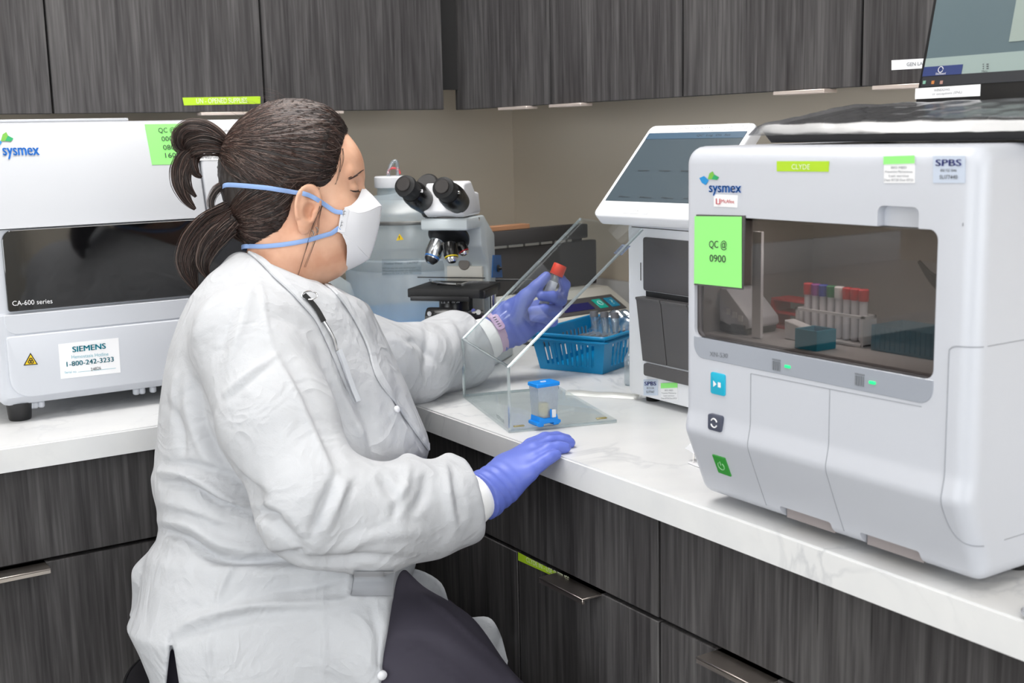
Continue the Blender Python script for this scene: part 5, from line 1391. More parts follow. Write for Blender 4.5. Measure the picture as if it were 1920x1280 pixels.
def head_sd(Q, ears=True):
    A = np.array; sy = Q.copy(); sy[:, 2] = np.abs(sy[:, 2])
    d = ell(sy, (-.006, .052, 0), (.102, .100, .077))
    d = smin(d, ell(sy, (.036, -.020, 0), (.053, .080, .056)), .03)
    d = smin(d, ell(sy, (.044, .062, 0), (.051, .046, .058)), .02)
    d = smin(d, cone(sy, A((.004, -.050, .047)), A((.050, -.082, .012)), .020, .017), .025)
    d = smin(d, ell(sy, (.052, -.080, 0), (.019, .018, .020)), .02)
    d = smin(d, ell(sy, (.054, -.010, .033), (.031, .034, .024)), .02)
    d = smin(d, cone(sy, A((.0905, .030, 0)), A((.112, -.008, 0)), .0075, .0125), .012)
    d = smin(d, ell(sy, (.088, -.040, 0), (.012, .012, .018)), .012)
    d = smin(d, cone(sy, A((.089, .047, .010)), A((.074, .049, .046)), .008, .008), .010)
    d = smax(d, -ell(sy, (.097, .029, .034), (.018, .011, .015)), .010)
    d = smin(d, ell(sy, (.0775, .0285, .031), (.0125, .0105, .0145)), .004)
    nk = chain(sy, [A((NECKB[0][0], NECKB[0][1], 0)), A((NECKB[1][0] + .002, NECKB[1][1], 0)), A((-.022, .0, 0))], [.066, .056, .060], .03)
    d = smin(d, nk, .022)
    d = smin(d, ell(sy, (.024, -.078, 0), (.038, .021, .042)), .022)
    # tendon and shoulder slope
    d = smin(d, cone(sy, A((NECKB[0][0] - .01, NECKB[0][1] + .012, .03)), A((NECKB[0][0] - .03, NECKB[0][1] - .07, .15)), .045, .05), .04)
    if ears: d = smin(d, ear_sd(sy), .004)
    # lid crease line
    return d
def head_fn(P): return head_sd(c2l(P))
lo_ = CC(400, 180, 1.87); hi_ = CC(720, 690, 1.87)
V, Q = nets(head_fn, (lo_[0], hi_[1], 1.66), (hi_[0] + .01, lo_[1] + .01, 2.10), .0022)
V = relax(V, Q, 1, .4); headV, headQ = V, Q
bvh_head = bvh_of(V, Q)
mbody = net_mb(V, Q)
# the rest of the body under the clothes, closed onto the neck
def body_fn(P):
    d = cone(P, CC(500, 640, 1.87), CC(520, 800, 1.87), .085, .10)
    d = smin(d, cone(P, CC(520, 800, 1.87), CC(500, 1130, 1.86), .11, .13), .05)
    for s, sh in ((-1, (465, 640, 1.73)), (1, (560, 640, 2.01))): d = smin(d, cone(P, CC(500, 620, 1.87), CC(*sh), .06, .05), .03)
    d = smin(d, chain(P, [CC(465, 640, 1.72), CC(590, 955, 1.60), CC(880, 938, 1.715)], [.044, .032, .022], .02), .02)
    d = smin(d, chain(P, [CC(560, 640, 2.02), CC(765, 698, 2.15), CC(868, 655, 2.245)], [.040, .028, .020], .02), .02)
    d = smin(d, chain(P, [CC(520, 1150, 1.80), CC(795, 1258, 1.725), CC(955, 1414, 1.70), CC(970, 1780, 1.76)], [.075, .070, .054, .044], .03), .03)
    d = smin(d, chain(P, [CC(520, 1150, 1.92), CC(780, 1220, 1.93), CC(866, 1334, 1.93), CC(872, 1630, 1.96)], [.075, .064, .052, .042], .03), .03)
    return d
lo2, hi2 = CC(330, 600, 1.8), CC(1010, 1760, 1.85)
V2, Q2 = nets(body_fn, (lo2[0] - .05, hi2[1] - .05, 1.52), (hi2[0] + .08, .12, 2.30), .011)
m2 = net_mb(relax(V2, Q2, 2), Q2); mbody.add(m2.v, m2.f)
body = obj('body', mbody, SKIN, person, ang=180, recalc=False)

# brow, lashes, earrings
def on_head(px, py, lift=.0, bv=None):
    h_ = hit(bv or bvh_head, px, py); return h_[0] + h_[1] * lift, h_[1]
def strokes(paths, r, lift, bv=None, n=14):
    m_ = MB()
    for p in paths:
        C_ = smooth_curve([np.array((x, y, 0.)) for x, y in p], n); P_ = []
        for c in C_:
            h_ = hit(bv or bvh_head, c[0], c[1])
            if h_ is not None: P_.append(h_[0] + h_[1] * lift)
        if len(P_) > 2: 
            k = len(P_); m_.tube(np.array(P_), [r * (1 - .6 * abs(2 * i / (k - 1) - 1)) for i in range(k)], 5)
    return m_
rngp = np.random.RandomState(5)
bw = []
for i in range(26):
    x = 652 + i * .95; y = 334 - i * .42 + 2.0 * math.sin(i * .2) + rngp.uniform(-1.8, 1.8); bw.append([(x, y + 1.5), (x + 3.5, y - .8), (x + 6.5, y - 2.2)])
obj('eyebrow', strokes(bw, .0007, .0002), HAIR_R, person)
ls = [[(656, 356.5), (662, 358), (668, 358), (673, 356)], [(657, 357), (664, 359), (671, 357.5)]]
m_ = strokes(ls, .0009, .0003)
for i in range(9):
    h_ = hit(bvh_head, 662 + i * 1.3, 357.5)
    if h_: m_.tube([h_[0], h_[0] + c2w(CC(668 + i * 1.6, 361 + .3 * i, 1.868))[0] * 0 + nz(np.array(CR[:, 0]) * .8 - np.array((0, 0, .5))) * .005], [.0004, .0001], 4)
obj('eyelashes', m_, HAIR_D, person)
for (x, y) in ((592, 431), (584, 437)):
    p_, n_ = on_head(x, y, .0008)
    obj('earring', MB().tube([p_ + np.array(CR[:, 0]) * .0032 * math.cos(k) + np.array((0, 0, 1)) * .0040 * math.sin(k) - n_ * .0005 for k in np.linspace(-2.6, 1.6, 12)], .0008, 6), CHROME, person)

# ---- hair
CAPPX = [(655, 232), (652, 246), (645, 256), (641, 275), (637, 292), (634, 312), (629, 330), (618, 352), (604, 362), (583, 364), (566, 366), (554, 378), (549, 400), (541, 422), (528, 440), (500, 454), (470, 470), (440, 470), (400, 470), (380, 300), (400, 160), (560, 150), (640, 190)]
CAPP = [ab(*p) for p in CAPPX]
def hair_th(Q):
    s_ = poly_sd(Q[:, 0], Q[:, 1], CAPP)
    th = np.clip(-s_ * .55, .0, .013)
    th = th + .004 * np.exp(-((Q[:, 0] - .05) ** 2 + (Q[:, 1] - .12) ** 2) / .0016) 
    return s_, th
def hair_sd(Q):
    s_, th = hair_th(Q); d = head_sd(Q, False)
    # strand-direction grooves
    t1 = np.array(ab(428, 285)); ang = np.arctan2(Q[:, 1] - t1[1], Q[:, 0] - t1[0])
    g = .0007 * np.sin(ang * 95 + 9 * Q[:, 2] * 20) + .0006 * np.sin(ang * 41 + 4)
    return smax(d - th - g, s_ + .0005, .003)
lo_ = CC(395, 165, 1.87); hi_ = CC(690, 490, 1.87)
V, Q = nets(lambda P: hair_sd(c2l(P)), (lo_[0], hi_[1], 1.74), (hi_[0], lo_[1], 2.0), .0026)
V = relax(V, Q, 1, .4); bvh_hair = bvh_of(V, Q)
mh = net_mb(V, Q); hair_cap_faces = len(mh.f)
capV = V
# strands over the cap, combed to the two ties
T1 = hl(428, 284, .0); T2 = hl(408, 424, .0)
rs = np.random.RandomState(11)
def proj_surf(Qp, off, it=3):
    e = .0015
    for _ in range(it):
        d = hair_sd(Qp) - off
        g = np.stack([hair_sd(Qp + np.eye(3)[k] * e) - hair_sd(Qp - np.eye(3)[k] * e) for k in range(3)], 1); g /= np.linalg.norm(g, axis=1)[:, None] + 1e-9
        Qp = Qp - g * d[:, None]
    return Qp, g
def comb(starts, tie, off, nst=22, jit=.004):
    Qp = starts.copy(); out = [Qp.copy()]
    tgt = tie + rs.randn(len(Qp), 3) * jit
    for k in range(nst):
        rem = tgt - Qp; L0 = np.linalg.norm(rem, axis=1)[:, None]
        if k < nst - 2:
            _, g = proj_surf(Qp, off, 1)
            rn = (rem * g).sum(1)[:, None]
            tang = rem - g * np.where(rn < 0, rn, rn * .3)
            tang = tang / (np.linalg.norm(tang, axis=1)[:, None] + 1e-9)
            Qp = Qp + tang * L0 * np.where(rn < 0, 1.22, 1.0) / (nst - k)
            Qp, _ = proj_surf(Qp, off, 2)
        else: Qp = Qp + rem / (nst - k)
        out.append(Qp.copy())
    out = np.stack(out, 1)
    for _ in range(6): out[:, 1:-1] = out[:, 1:-1] * .5 + (out[:, :-2] + out[:, 2:]) * .25
    sh = out.shape; q, _ = proj_surf(out[:, :-3].reshape(-1, 3), off, 1); out[:, :-3] = q.reshape(sh[0], -1, 3)
    for _ in range(1): out[:, 1:-1] = out[:, 1:-1] * .5 + (out[:, :-2] + out[:, 2:]) * .25
    return out
L_ = c2l(capV); near = L_[:, 2] > -.055
idx = rs.choice(np.where(near & (L_[:, 0] > -.085))[0], 4300)
st = L_[idx]; low = st[:, 1] < .020 + (st[:, 0] + .1) * .10
sm_all = MB(); smats = []
def add_strands(paths, r0, matpick):
    for p in paths:
        n_ = len(p); base = len(sm_all.v)
        sm_all.tube(c2w(l2c(p)), np.linspace(r0, r0 * .45, n_), 3)
        smats.extend([matpick()] * (len(sm_all.f) - len(smats)))
pick = lambda: int(rs.choice([0, 1, 1, 1, 3, 3, 2], p=[.23, .18, .14, .12, .12, .08, .13]))
add_strands(comb(st[~low], T1, .0009, 20), .00040, pick)
add_strands(comb(st[low], T2, .0009, 18), .00040, pick)
# hairline strands start right at the edge
edge = []
for i in range(900):
    k = rs.uniform(0, 9.99); j = int(k); f = k - j
    x = CAPPX[j][0] * (1 - f) + CAPPX[j + 1][0] * f; y = CAPPX[j][1] * (1 - f) + CAPPX[j + 1][1] * f
    h_ = hit([bvh_hair, bvh_head], x - 2, y)
    if h_ is not None: edge.append(c2l(w2c(h_[0]))[0])
edge = np.array(edge)
add_strands(comb(edge, T1, .0010, 20), .00036, pick)
# flyaways
for i in range(60):
    k = st[rs.randint(len(st))]; q0 = k; dv = np.array((rs.uniform(-.02, .02), rs.uniform(.0, .02), rs.uniform(0, .012)))
    add_strands([smooth_curve([q0, q0 + dv * .5 + np.array((-.01, .006, .004)), q0 + dv + np.array((-.03, .002, .006))], 10)], .0002, lambda: 3)
def bundle(pts, rad, n, r0=.00044, spread=1.0, flat=.8):
    """a lock of hair: strands following a guide curve given as (px, py, c)"""
    G = smooth_curve([hl(*p) for p in pts], 30); m = len(G); R = np.interp(np.linspace(0, 1, m), np.linspace(0, 1, len(rad)), rad)
    T = np.gradient(G, axis=0); T /= np.linalg.norm(T, axis=1)[:, None]
    B = np.cross(T, (0, 0, 1)); B /= np.linalg.norm(B, axis=1)[:, None] + 1e-9; Cn = np.cross(B, T)
    core = len(sm_all.f); sm_all.tube(c2w(l2c(G)), R * .55, 10, flat=None); smats.extend([0] * (len(sm_all.f) - len(smats)))
    ps = []
    for i in range(int(n * 1.5)):
        a = rs.uniform(0, 2 * math.pi); q = math.sqrt(rs.uniform(.25, 1.0)); w1, w2 = rs.uniform(-.9, .9, 2)
        ph = a + w1 * np.linspace(0, 1, m); rr2 = R * q * (1 + .25 * w2 * np.sin(np.linspace(0, 3, m)))
        t0 = rs.randint(0, 4); t1 = m - (rs.randint(0, 9) if rs.rand() < .6 else 0)
        P_ = G + B * (rr2 * np.cos(ph))[:, None] * spread + Cn * (rr2 * np.sin(ph))[:, None] * flat
        ps.append(P_[t0:t1])
    add_strands(ps, r0, pick)
# looped upper ponytail and its tail
bundle([(432, 284, 0), (412, 264, .004), (388, 252, .008), (362, 252, .010), (348, 264, .010), (348, 280, .006), (360, 288, .0)], [.010, .015, .018, .018, .016, .014, .010], 260, spread=.95)
bundle([(430, 288, .0), (410, 276, .012), (386, 272, .016), (366, 276, .014), (356, 284, .008)], [.010, .013, .015, .013, .009], 170)
bundle([(428, 290, .01), (404, 287, .016), (380, 290, .016), (366, 296, .01)], [.009, .010, .010, .007], 110)
bundle([(376, 286, .002), (356, 302, .006), (346, 326, .008), (346, 352, .008), (356, 378, .006), (372, 396, .004)], [.011, .013, .013, .011, .007, .002], 220, spread=1.1)
bundle([(376, 288, .004), (368, 310, .01), (374, 330, .01), (384, 338, .01)], [.010, .009, .006, .002], 80)
bundle([(366, 300, .008), (356, 330, .012), (360, 356, .012), (374, 374, .01)], [.008, .008, .006, .002], 60)
# low ponytail fanning over the collar
bundle([(452, 400, .02), (425, 415, .018), (398, 430, .014), (374, 458, .012), (360, 490, .012), (362, 516, .012), (374, 544, .01)], [.020, .021, .020, .020, .017, .012, .003], 300, spread=1.15)
bundle([(440, 425, .03), (415, 445, .03), (396, 470, .028), (388, 500, .026), (398, 526, .02)], [.016, .018, .016, .011, .002], 190)
bundle([(445, 415, .035), (424, 436, .036), (410, 458, .034), (404, 486, .03)], [.014, .014, .011, .003], 100)
bundle([(430, 350, .02), (412, 362, .02), (402, 384, .02), (408, 410, .02)], [.006, .007, .006, .005], 40, r0=.0004)
# loose wisps before the ear
for pts in ([(600, 386), (586, 420), (572, 470), (556, 520)], [(604, 378), (598, 410), (592, 440), (570, 500)], [(634, 290), (637, 310), (632, 332), (627, 346)], [(640, 280), (641, 300), (636, 322)]):
    for _ in range(4):
        P_ = []
        for x, y in pts:
            h_ = hit([bvh_hair, bvh_head], x + rs.uniform(-2, 2), y)
            if h_: P_.append(c2l(w2c(h_[0] + h_[1] * .003))[0])
        if len(P_) > 2: add_strands([smooth_curve(P_, 14)], .0003, lambda: 1)
off = len(mh.v); mh.add(sm_all.v, sm_all.f)
hair = obj('hair', mh, [HAIR_D, HAIR_M, HAIR_L, HAIR_R], person, ang=180, recalc=False)
mi = np.zeros(len(hair.data.polygons), np.int32); mi[hair_cap_faces:hair_cap_faces + len(smats)] = smats
hair.data.polygons.foreach_set('material_index', mi)
tie = [c2w(l2c(hl(427, 284, 0) + np.array((0, .016 * math.cos(k), .014 * math.sin(k)))))[0] for k in np.linspace(0, 2 * math.pi, 25)[:-1]]
obj('hair_tie', MB().tube(tie, .0045, 8, True), BLACK_MATT, hair)

# ---- mask and its elastic straps
def mask_pt(px, py, c): return c2w(l2c(hl(px, py, c)))[0]
def mirror_grid(rows, n=9):
    """rows: list of near-side curves from the centre line outwards; returns the full symmetric surface"""
    out = []
    for r in rows:
        C_ = smooth_curve([hl(*p) for p in r], n); M_ = C_[1:][::-1] * np.array((1, 1, -1)); out.append(np.concatenate([M_, C_]))
    return np.array(out)
def sheet(G, th, sgn=1):
    G = np.asarray(G); a, b = G.shape[:2]
    du = np.gradient(G, axis=0); dv = np.gradient(G, axis=1); N = np.cross(du, dv); N /= np.linalg.norm(N, axis=2)[..., None] + 1e-12
    m_ = MB(); W = lambda X: c2w(l2c(X.reshape(-1, 3))).reshape(a, b, 3)
    m_.grid(W(G)); m_.grid(W(G - N * th * sgn))
    o1 = a * b
    bd = [(i, 0) for i in range(a)] + [(a - 1, j) for j in range(1, b)] + [(i, b - 1) for i in range(a - 2, -1, -1)] + [(0, j) for j in range(b - 2, 0, -1)]
    ids = [i * b + j for i, j in bd]
    for k in range(len(ids)): p, q = ids[k], ids[(k + 1) % len(ids)]; m_.f.append((p, q, q + o1, p + o1))
    return m_
def lerp_rows(R0, R1, n, bulge=0.0):
    out = []
    for i in range(n + 1):
        t = i / n; out.append([tuple(np.array(p) * (1 - t) + np.array(q) * t + np.array((bulge * math.sin(math.pi * t), 0, 0))) for p, q in zip(R0, R1)])
    return out
top_edge = [(680, 349, 0), (676, 356, .016), (669, 374, .034), (656, 390, .050), (643, 396, .058)]
rid_up = [(714, 384, 0), (706, 387, .014), (690, 397, .032), (668, 405, .050), (643, 398, .060)]
rid_lo = [(691, 483, 0), (684, 478, .014), (672, 468, .032), (655, 451, .050), (633, 441, .0625)]
bot_edge = [(646, 507, 0), (647, 500, .016), (648, 486, .034), (648, 464, .050), (640, 446, .060)]
mask = obj('face_mask', sheet(mirror_grid(lerp_rows(rid_up, rid_lo, 8, 4)), .0012), MASKM, person, ang=60)
obj('upper_panel', sheet(mirror_grid(lerp_rows(top_edge, rid_up, 6, 2)), .0012), MASKM, mask, ang=60)
obj('lower_panel', sheet(mirror_grid(lerp_rows(rid_lo, bot_edge, 6, 2)), .0012), MASKM, mask, ang=60)
# welded strap tabs
for sg in (1, -1):
    tabc = [hl(646, 394, .0605 * sg), hl(652, 399, .0585 * sg), hl(644, 441, .0595 * sg), hl(631, 441, .0645 * sg), hl(636, 410, .0640 * sg)]
    P_ = [c2w(l2c(q + np.array((0, 0, .0014 * sg))))[0] for q in tabc]
    obj('strap_tab', MB().poly(P_, .0015, c2w(l2c(np.array((0, 0, sg))))[0] - c2w(l2c(np.zeros(3)))[0]), MASKM, mask, smooth=False)
m_ = MB()
for (x0, y0, x1, y1) in ((641, 404, 646, 403), (640, 409, 645, 408), (637, 424, 641, 423), (636, 429, 640, 428), (644, 400, 641, 412), (639, 420, 636, 432)):
    a_1, a_2 = hl(x0, y0, .0656), hl(x1, y1, .0650); m_.tube([c2w(l2c(a_1))[0], c2w(l2c(a_2))[0]], .0004, 4)
obj('weld_mark', m_, INK_SOFT, mask)
def strap_path(pts, lift=.0032):
    P_, N_ = [], []
    for c in smooth_curve([np.array((x, y, 0.)) for x, y in pts], 40):
        h_ = hit([bvh_hair, bvh_head], c[0], c[1])
        if h_ is None: continue
        P_.append(c2l(w2c(h_[0] + h_[1] * lift))[0]); N_.append((HM.T @ (np.array([[1, 0, 0], [0, 1, 0], [0, 0, -1]]) @ (CR.T @ h_[1]))))
    return np.array(P_), np.array(N_)
def smooth_arr(A, it=4):
    for _ in range(it): A[1:-1] = A[1:-1] * .5 + (A[:-2] + A[2:]) * .25
    return A
n_l2w = lambda N_: (np.asarray(N_) @ HM.T) @ np.diag([1, 1, -1]) @ CR.T
m_ = MB()
for pts, tab in (([(431, 346), (460, 348), (500, 352), (535, 357), (566, 362), (590, 372), (612, 386), (630, 399)], (640, 405, .0652)), ([(470, 462), (500, 462), (540, 457), (580, 449), (610, 440), (622, 436)], (634, 433, .0652))):
    P_, N_ = strap_path(pts); P_ = np.concatenate([P_, [hl(*tab)]]); N_ = np.concatenate([N_, [[.2, 0, 1]]])
    P_ = smooth_arr(P_, 3); N_ = smooth_arr(N_, 6)
    fl = np.array((1, 1, -1))
    e0 = P_[0]; k_ = np.linspace(0, 1, 12)[1:-1]
    arc = np.stack([e0[0] - .012 * np.sin(math.pi * k_), np.full(10, e0[1]), e0[2] * np.cos(math.pi * k_)], 1); an = np.stack([-np.sin(math.pi * k_) - .2, np.zeros(10), np.cos(math.pi * k_)], 1)
    FP = np.concatenate([P_[::-1], arc, P_ * fl]); FN = np.concatenate([N_[::-1], an, N_ * fl])
    ribbon_mb(c2w(l2c(FP)), n_l2w(FN / np.linalg.norm(FN, axis=1)[:, None]), .0034, .0006, mb=m_)
obj('elastic_strap', m_, STRAP, mask, ang=60)

# ---- gown
TOR = np.array([  # py, back px, front px, half depth, centre depth
    (466, 452, 560, .060, 1.872), (490, 432, 612, .095, 1.872), (520, 400, 650, .145, 1.872), (560, 370, 684, .182, 1.872), (600, 352, 704, .200, 1.872), (650, 334, 728, .208, 1.872),
    (700, 322, 752, .206, 1.870), (760, 313, 776, .202, 1.868), (815, 308, 800, .20, 1.866), (840, 304, 806, .20, 1.866), (868, 303, 798, .200, 1.866), (886, 297, 794, .203, 1.866), (912, 300, 788, .200, 1.865), (940, 308, 785, .200, 1.865), (975, 312, 783, .203, 1.864), (1000, 308, 784, .205, 1.863),
    (1022, 292, 784, .212, 1.862), (1050, 286, 782, .214, 1.862), (1080, 281, 770, .218, 1.86), (1110, 276, 748, .222, 1.86), (1150, 258, 742, .228, 1.86), (1190, 280, 741, .230, 1.86), (1240, 302, 737, .230, 1.86), (1300, 316, 728, .232, 1.86), (1345, 320, 720, .232, 1.86)], float)
tv = -(TOR[:, 0] - 640) * TOR[:, 4] / FPX; order = np.argsort(tv)
tv = tv[order]; tub = ((TOR[:, 1] - 960) * TOR[:, 4] / FPX)[order]; tuf = ((TOR[:, 2] - 960) * TOR[:, 4] / FPX)[order]; thd = TOR[order, 3]; tcd = TOR[order, 4]
def torso_sd(P):
    v = P[:, 1]
    ub = np.interp(v, tv, tub); uf = np.interp(v, tv, tuf); b = np.interp(v, tv, thd); w = np.interp(v, tv, tcd)
    a = (uf - ub) / 2; x = np.abs(P[:, 0] - (ub + uf) / 2) / a; z = np.abs(P[:, 2] - w) / b; p = 2.25
    k = (x ** p + z ** p) ** (1 / p)
    d = (k - 1) * np.minimum(a, b)
    return smax(d, np.maximum(v - tv[-1], tv[0] - v), .02)
RSL = [CC(468, 640, 1.70), CC(520, 790, 1.63), CC(590, 950, 1.575), CC(700, 972, 1.60), CC(800, 955, 1.655), CC(872, 938, 1.70), CC(893, 934, 1.712)]
RSR = [.080, .074, .070, .067, .061, .053, .038]
LSL = [CC(600, 640, 2.02), CC(700, 680, 2.075), CC(775, 682, 2.145), CC(835, 662, 2.235), CC(880, 650, 2.258), CC(915, 632, 2.274)]
LSR = [.085, .070, .066, .064, .056, .045]
def gown_fn(P):
    d = torso_sd(P)
    a0, a1 = CC(440, 464, 1.87), CC(640, 548, 1.87); nn = nz(np.array((-(a1 - a0)[1], (a1 - a0)[0], 0)))
    d = smax(d, (P - a0) @ nn, .006)
    ra = nz(RSL[-1] - RSL[-2]); la = nz(LSL[-1] - LSL[-2])
    d = smin(d, smax(chain(P, RSL, RSR, .03), (P - CC(886, 934, 1.706)) @ nz((1, .22, .30)), .006), .018)
    d = smin(d, smax(chain(P, LSL, LSR, .03), (P - CC(898, 641, 2.264)) @ la, .006), .022)
    # tented sleeve folds above the wrist
    d = smin(d, cone(P, CC(764, 905, 1.62), CC(764, 860, 1.65), .030, .007), .024)
    d = smin(d, cone(P, CC(840, 915, 1.665), CC(842, 862, 1.68), .026, .008), .02)
    d = smin(d, cone(P, CC(855, 640, 2.23), CC(850, 604, 2.23), .03, .014), .03)
    d = smin(d, cone(P, CC(830, 692, 2.22), CC(880, 698, 2.262), .028, .022), .03)
    th_ = chain(P, [CC(520, 1150, 1.80), CC(640, 1150, 1.76), CC(800, 1244, 1.725)], [.122, .118, .110], .03)
    e0, e1 = CC(746, 1098, 1.75), CC(726, 1290, 1.75); en = nz(np.array((-(e1 - e0)[1], (e1 - e0)[0], 0))); en = en if en[0] > 0 else -en
    d = smin(d, smax(th_, (P - e0) @ en, .012), .03)
    # rear hem pulled out over the stool
    d = smin(d, cone(P, CC(300, 1100, 1.86), CC(264, 1152, 1.86), .05, .012), .03)
    d = smin(d, cone(P, CC(284, 1172, 1.80), CC(312, 1290, 1.78), .012, .010), .02)
    # neck opening: cut by the slanting collar plane, hollowed by the neck
    q = c2l(P); nk = chain(q, [np.array((NECKB[0][0] + .016, NECKB[0][1] - .02, 0)), np.array((NECKB[1][0] + .014, NECKB[1][1], 0))], [.074, .062], .02)
    d = smax(d, -nk, .004)
    # vent at the side of the hem
    vx = -(P[:, 1] / P[:, 2] * FPX - 640); ux = 960 + P[:, 0] / P[:, 2] * FPX
    t_ = np.clip((vx - 1190) / 100, 0, 1.4); ctr = 322 + 2 * t_; hw_ = 13 * t_
    wd = np.maximum((np.abs(ux - ctr) - hw_), (1186 - vx)) * .0008
    d = np.where(P[:, 2] < 1.95, smax(d, -wd, .003), d)
    return d
lo_ = CC(225, 440, 1.95); hi_ = CC(960, 1350, 1.95)
V, Q = nets(gown_fn, (CC(225, 640, 1.9)[0], CC(0, 1352, 1.86)[1], 1.47), (CC(955, 640, 2.30)[0], CC(0, 450, 1.87)[1], 2.36), .0042)
V = relax(V, Q, 3, .5)
FOLDS = [  # polyline in the photo, width, height in metres (ridge +, valley -)
    ([(517, 668), (470, 700), (422, 738)], 7, .0042), ([(510, 680), (466, 712), (424, 750)], 10, -.003),
    ([(517, 668), (548, 720), (580, 790), (606, 850), (624, 892)], 9, .0035), ([(535, 668), (575, 735), (610, 810), (640, 880)], 16, -.006),
    ([(515, 672), (500, 610), (492, 550), (478, 500)], 6, .002),
    ([(626, 895), (612, 930), (592, 975), (586, 1005)], 9, -.008), ([(648, 905), (634, 945), (612, 990)], 10, .005), ([(668, 900), (650, 935), (640, 965)], 8, -.004),
    ([(716, 898), (742, 935), (738, 970)], 10, -.005), ([(800, 888), (792, 930), (770, 965)], 11, -.005), ([(765, 870), (760, 910), (740, 940)], 9, .004), ([(850, 880), (862, 930), (868, 975)], 9, -.005), ([(835, 872), (840, 930), (852, 990)], 9, .004), ([(640, 1030), (720, 1000), (800, 1000)], 14, .004),
    ([(300, 884), (345, 890), (400, 916), (440, 942), (500, 948)], 9, .006), ([(300, 905), (350, 912), (400, 940), (460, 955)], 9, -.008), ([(310, 870), (360, 872), (430, 895), (500, 930)], 9, -.005),
    ([(306, 995), (350, 1012), (405, 1046), (470, 1050), (560, 1040)], 9, -.009), ([(300, 975), (360, 985), (420, 1022), (500, 1032)], 12, .006), ([(305, 940), (370, 955), (440, 985)], 12, .004), ([(420, 945), (470, 965), (520, 968)], 7, -.005),
    ([(322, 760), (336, 800), (344, 850)], 9, -.005), ([(370, 720), (380, 780), (398, 850)], 10, -.005), ([(352, 700), (352, 760), (372, 830), (400, 880)], 12, .004), ([(385, 815), (420, 870), (480, 935)], 12, -.008), ([(330, 700), (326, 740), (324, 790)], 8, .003),
    ([(400, 880), (450, 925), (520, 985), (565, 1030)], 16, -.007),
    ([(436, 1055), (420, 1090), (405, 1140)], 7, .0035), ([(330, 1185), (370, 1160), (470, 1135), (600, 1130), (700, 1118)], 9, .005), ([(325, 1205), (380, 1180), (480, 1155), (600, 1148)], 12, -.004),
    ([(470, 1080), (560, 1070), (650, 1068)], 14, .005), ([(480, 1050), (600, 1052), (690, 1045), (770, 1050)], 10, -.005), ([(500, 1110), (580, 1100), (640, 1085)], 9, -.004),
    ([(662, 1064), (656, 1118), (735, 1120)], 5, .003), ([(602, 1140), (610, 1200), (606, 1280)], 6, .0025), ([(395, 1165), (392, 1220), (396, 1280)], 6, .003), ([(700, 1150), (712, 1210), (705, 1280)], 12, -.005), ([(690, 1240), (715, 1262), (728, 1280)], 8, .004),
    ([(690, 600), (720, 660), (760, 710)], 9, -.005), ([(735, 632), (770, 660), (790, 720)], 10, .005), ([(800, 610), (806, 650), (796, 700)], 10, -.006), ([(840, 600), (856, 640), (870, 700)], 9, .004), ([(880, 612), (880, 650), (890, 690)], 9, -.004), ([(760, 640), (790, 645), (830, 690)], 9, -.004), ([(650, 560), (690, 610), (735, 690)], 8, .004),
    ([(700, 690), (740, 780), (790, 850)], 8, .005), ([(640, 700), (690, 790), (700, 860)], 12, -.005), ([(740, 720), (770, 790), (796, 850)], 10, -.005), ([(600, 640), (640, 740), (690, 840)], 9, .003),
    ([(440, 560), (420, 620), (405, 680)], 14, -.004), ([(470, 540), (455, 600), (430, 690)], 10, .003), ([(390, 560), (370, 620), (362, 680)], 12, .003)]
NV = vnormals(V, Q); px = c2px(V); facing = -(NV * (V / np.linalg.norm(V, axis=1)[:, None])).sum(1)
disp = np.zeros(len(V))
for pts, w, h_ in FOLDS:
    d_, t_ = polydist(px, smooth_curve([np.array((x, y, 0.)) for x, y in pts], 16)[:, :2])
    disp += h_ * (2.0 if 860 < pts[0][1] < 1060 and pts[0][0] < 450 else 1.5) * np.exp(-(d_ / (w * .85)) ** 2) * np.clip(np.sin(math.pi * np.clip(t_, .04, .96)) ** .5, 0, 1) * np.clip(facing * 2 + .3, 0, 1)
rw = np.random.RandomState(2)
for k in range(46):                                                # small random creases
    c = V[rw.randint(len(V))]; dv = rw.randn(3); dv /= np.linalg.norm(dv); L0 = rw.uniform(.03, .09)
    q = V - c; t = np.clip(q @ dv, -L0, L0); d_ = np.linalg.norm(q - t[:, None] * dv, axis=1)
    disp += rw.choice([-1, 1]) * .0028 * np.exp(-(d_ / .011) ** 2) * (1 - (t / L0) ** 2)
V = V + NV * disp[:, None]; V = relax(V, Q, 1, .25)
bvh_gown = bvh_of(V, Q)
gown = obj('gown', net_mb(V, Q), GOWN, person, ang=180, recalc=False)
def on_gown(pts, lift=.0015, n=24):
    P_, N_ = [], []
    for c in smooth_curve([np.array((x, y, 0.)) for x, y in pts], n):
        h_ = hit(bvh_gown, c[0], c[1])
        if h_ is not None: P_.append(h_[0] + h_[1] * lift); N_.append(h_[1])
    return smooth_arr(np.array(P_), 2), smooth_arr(np.array(N_), 3)
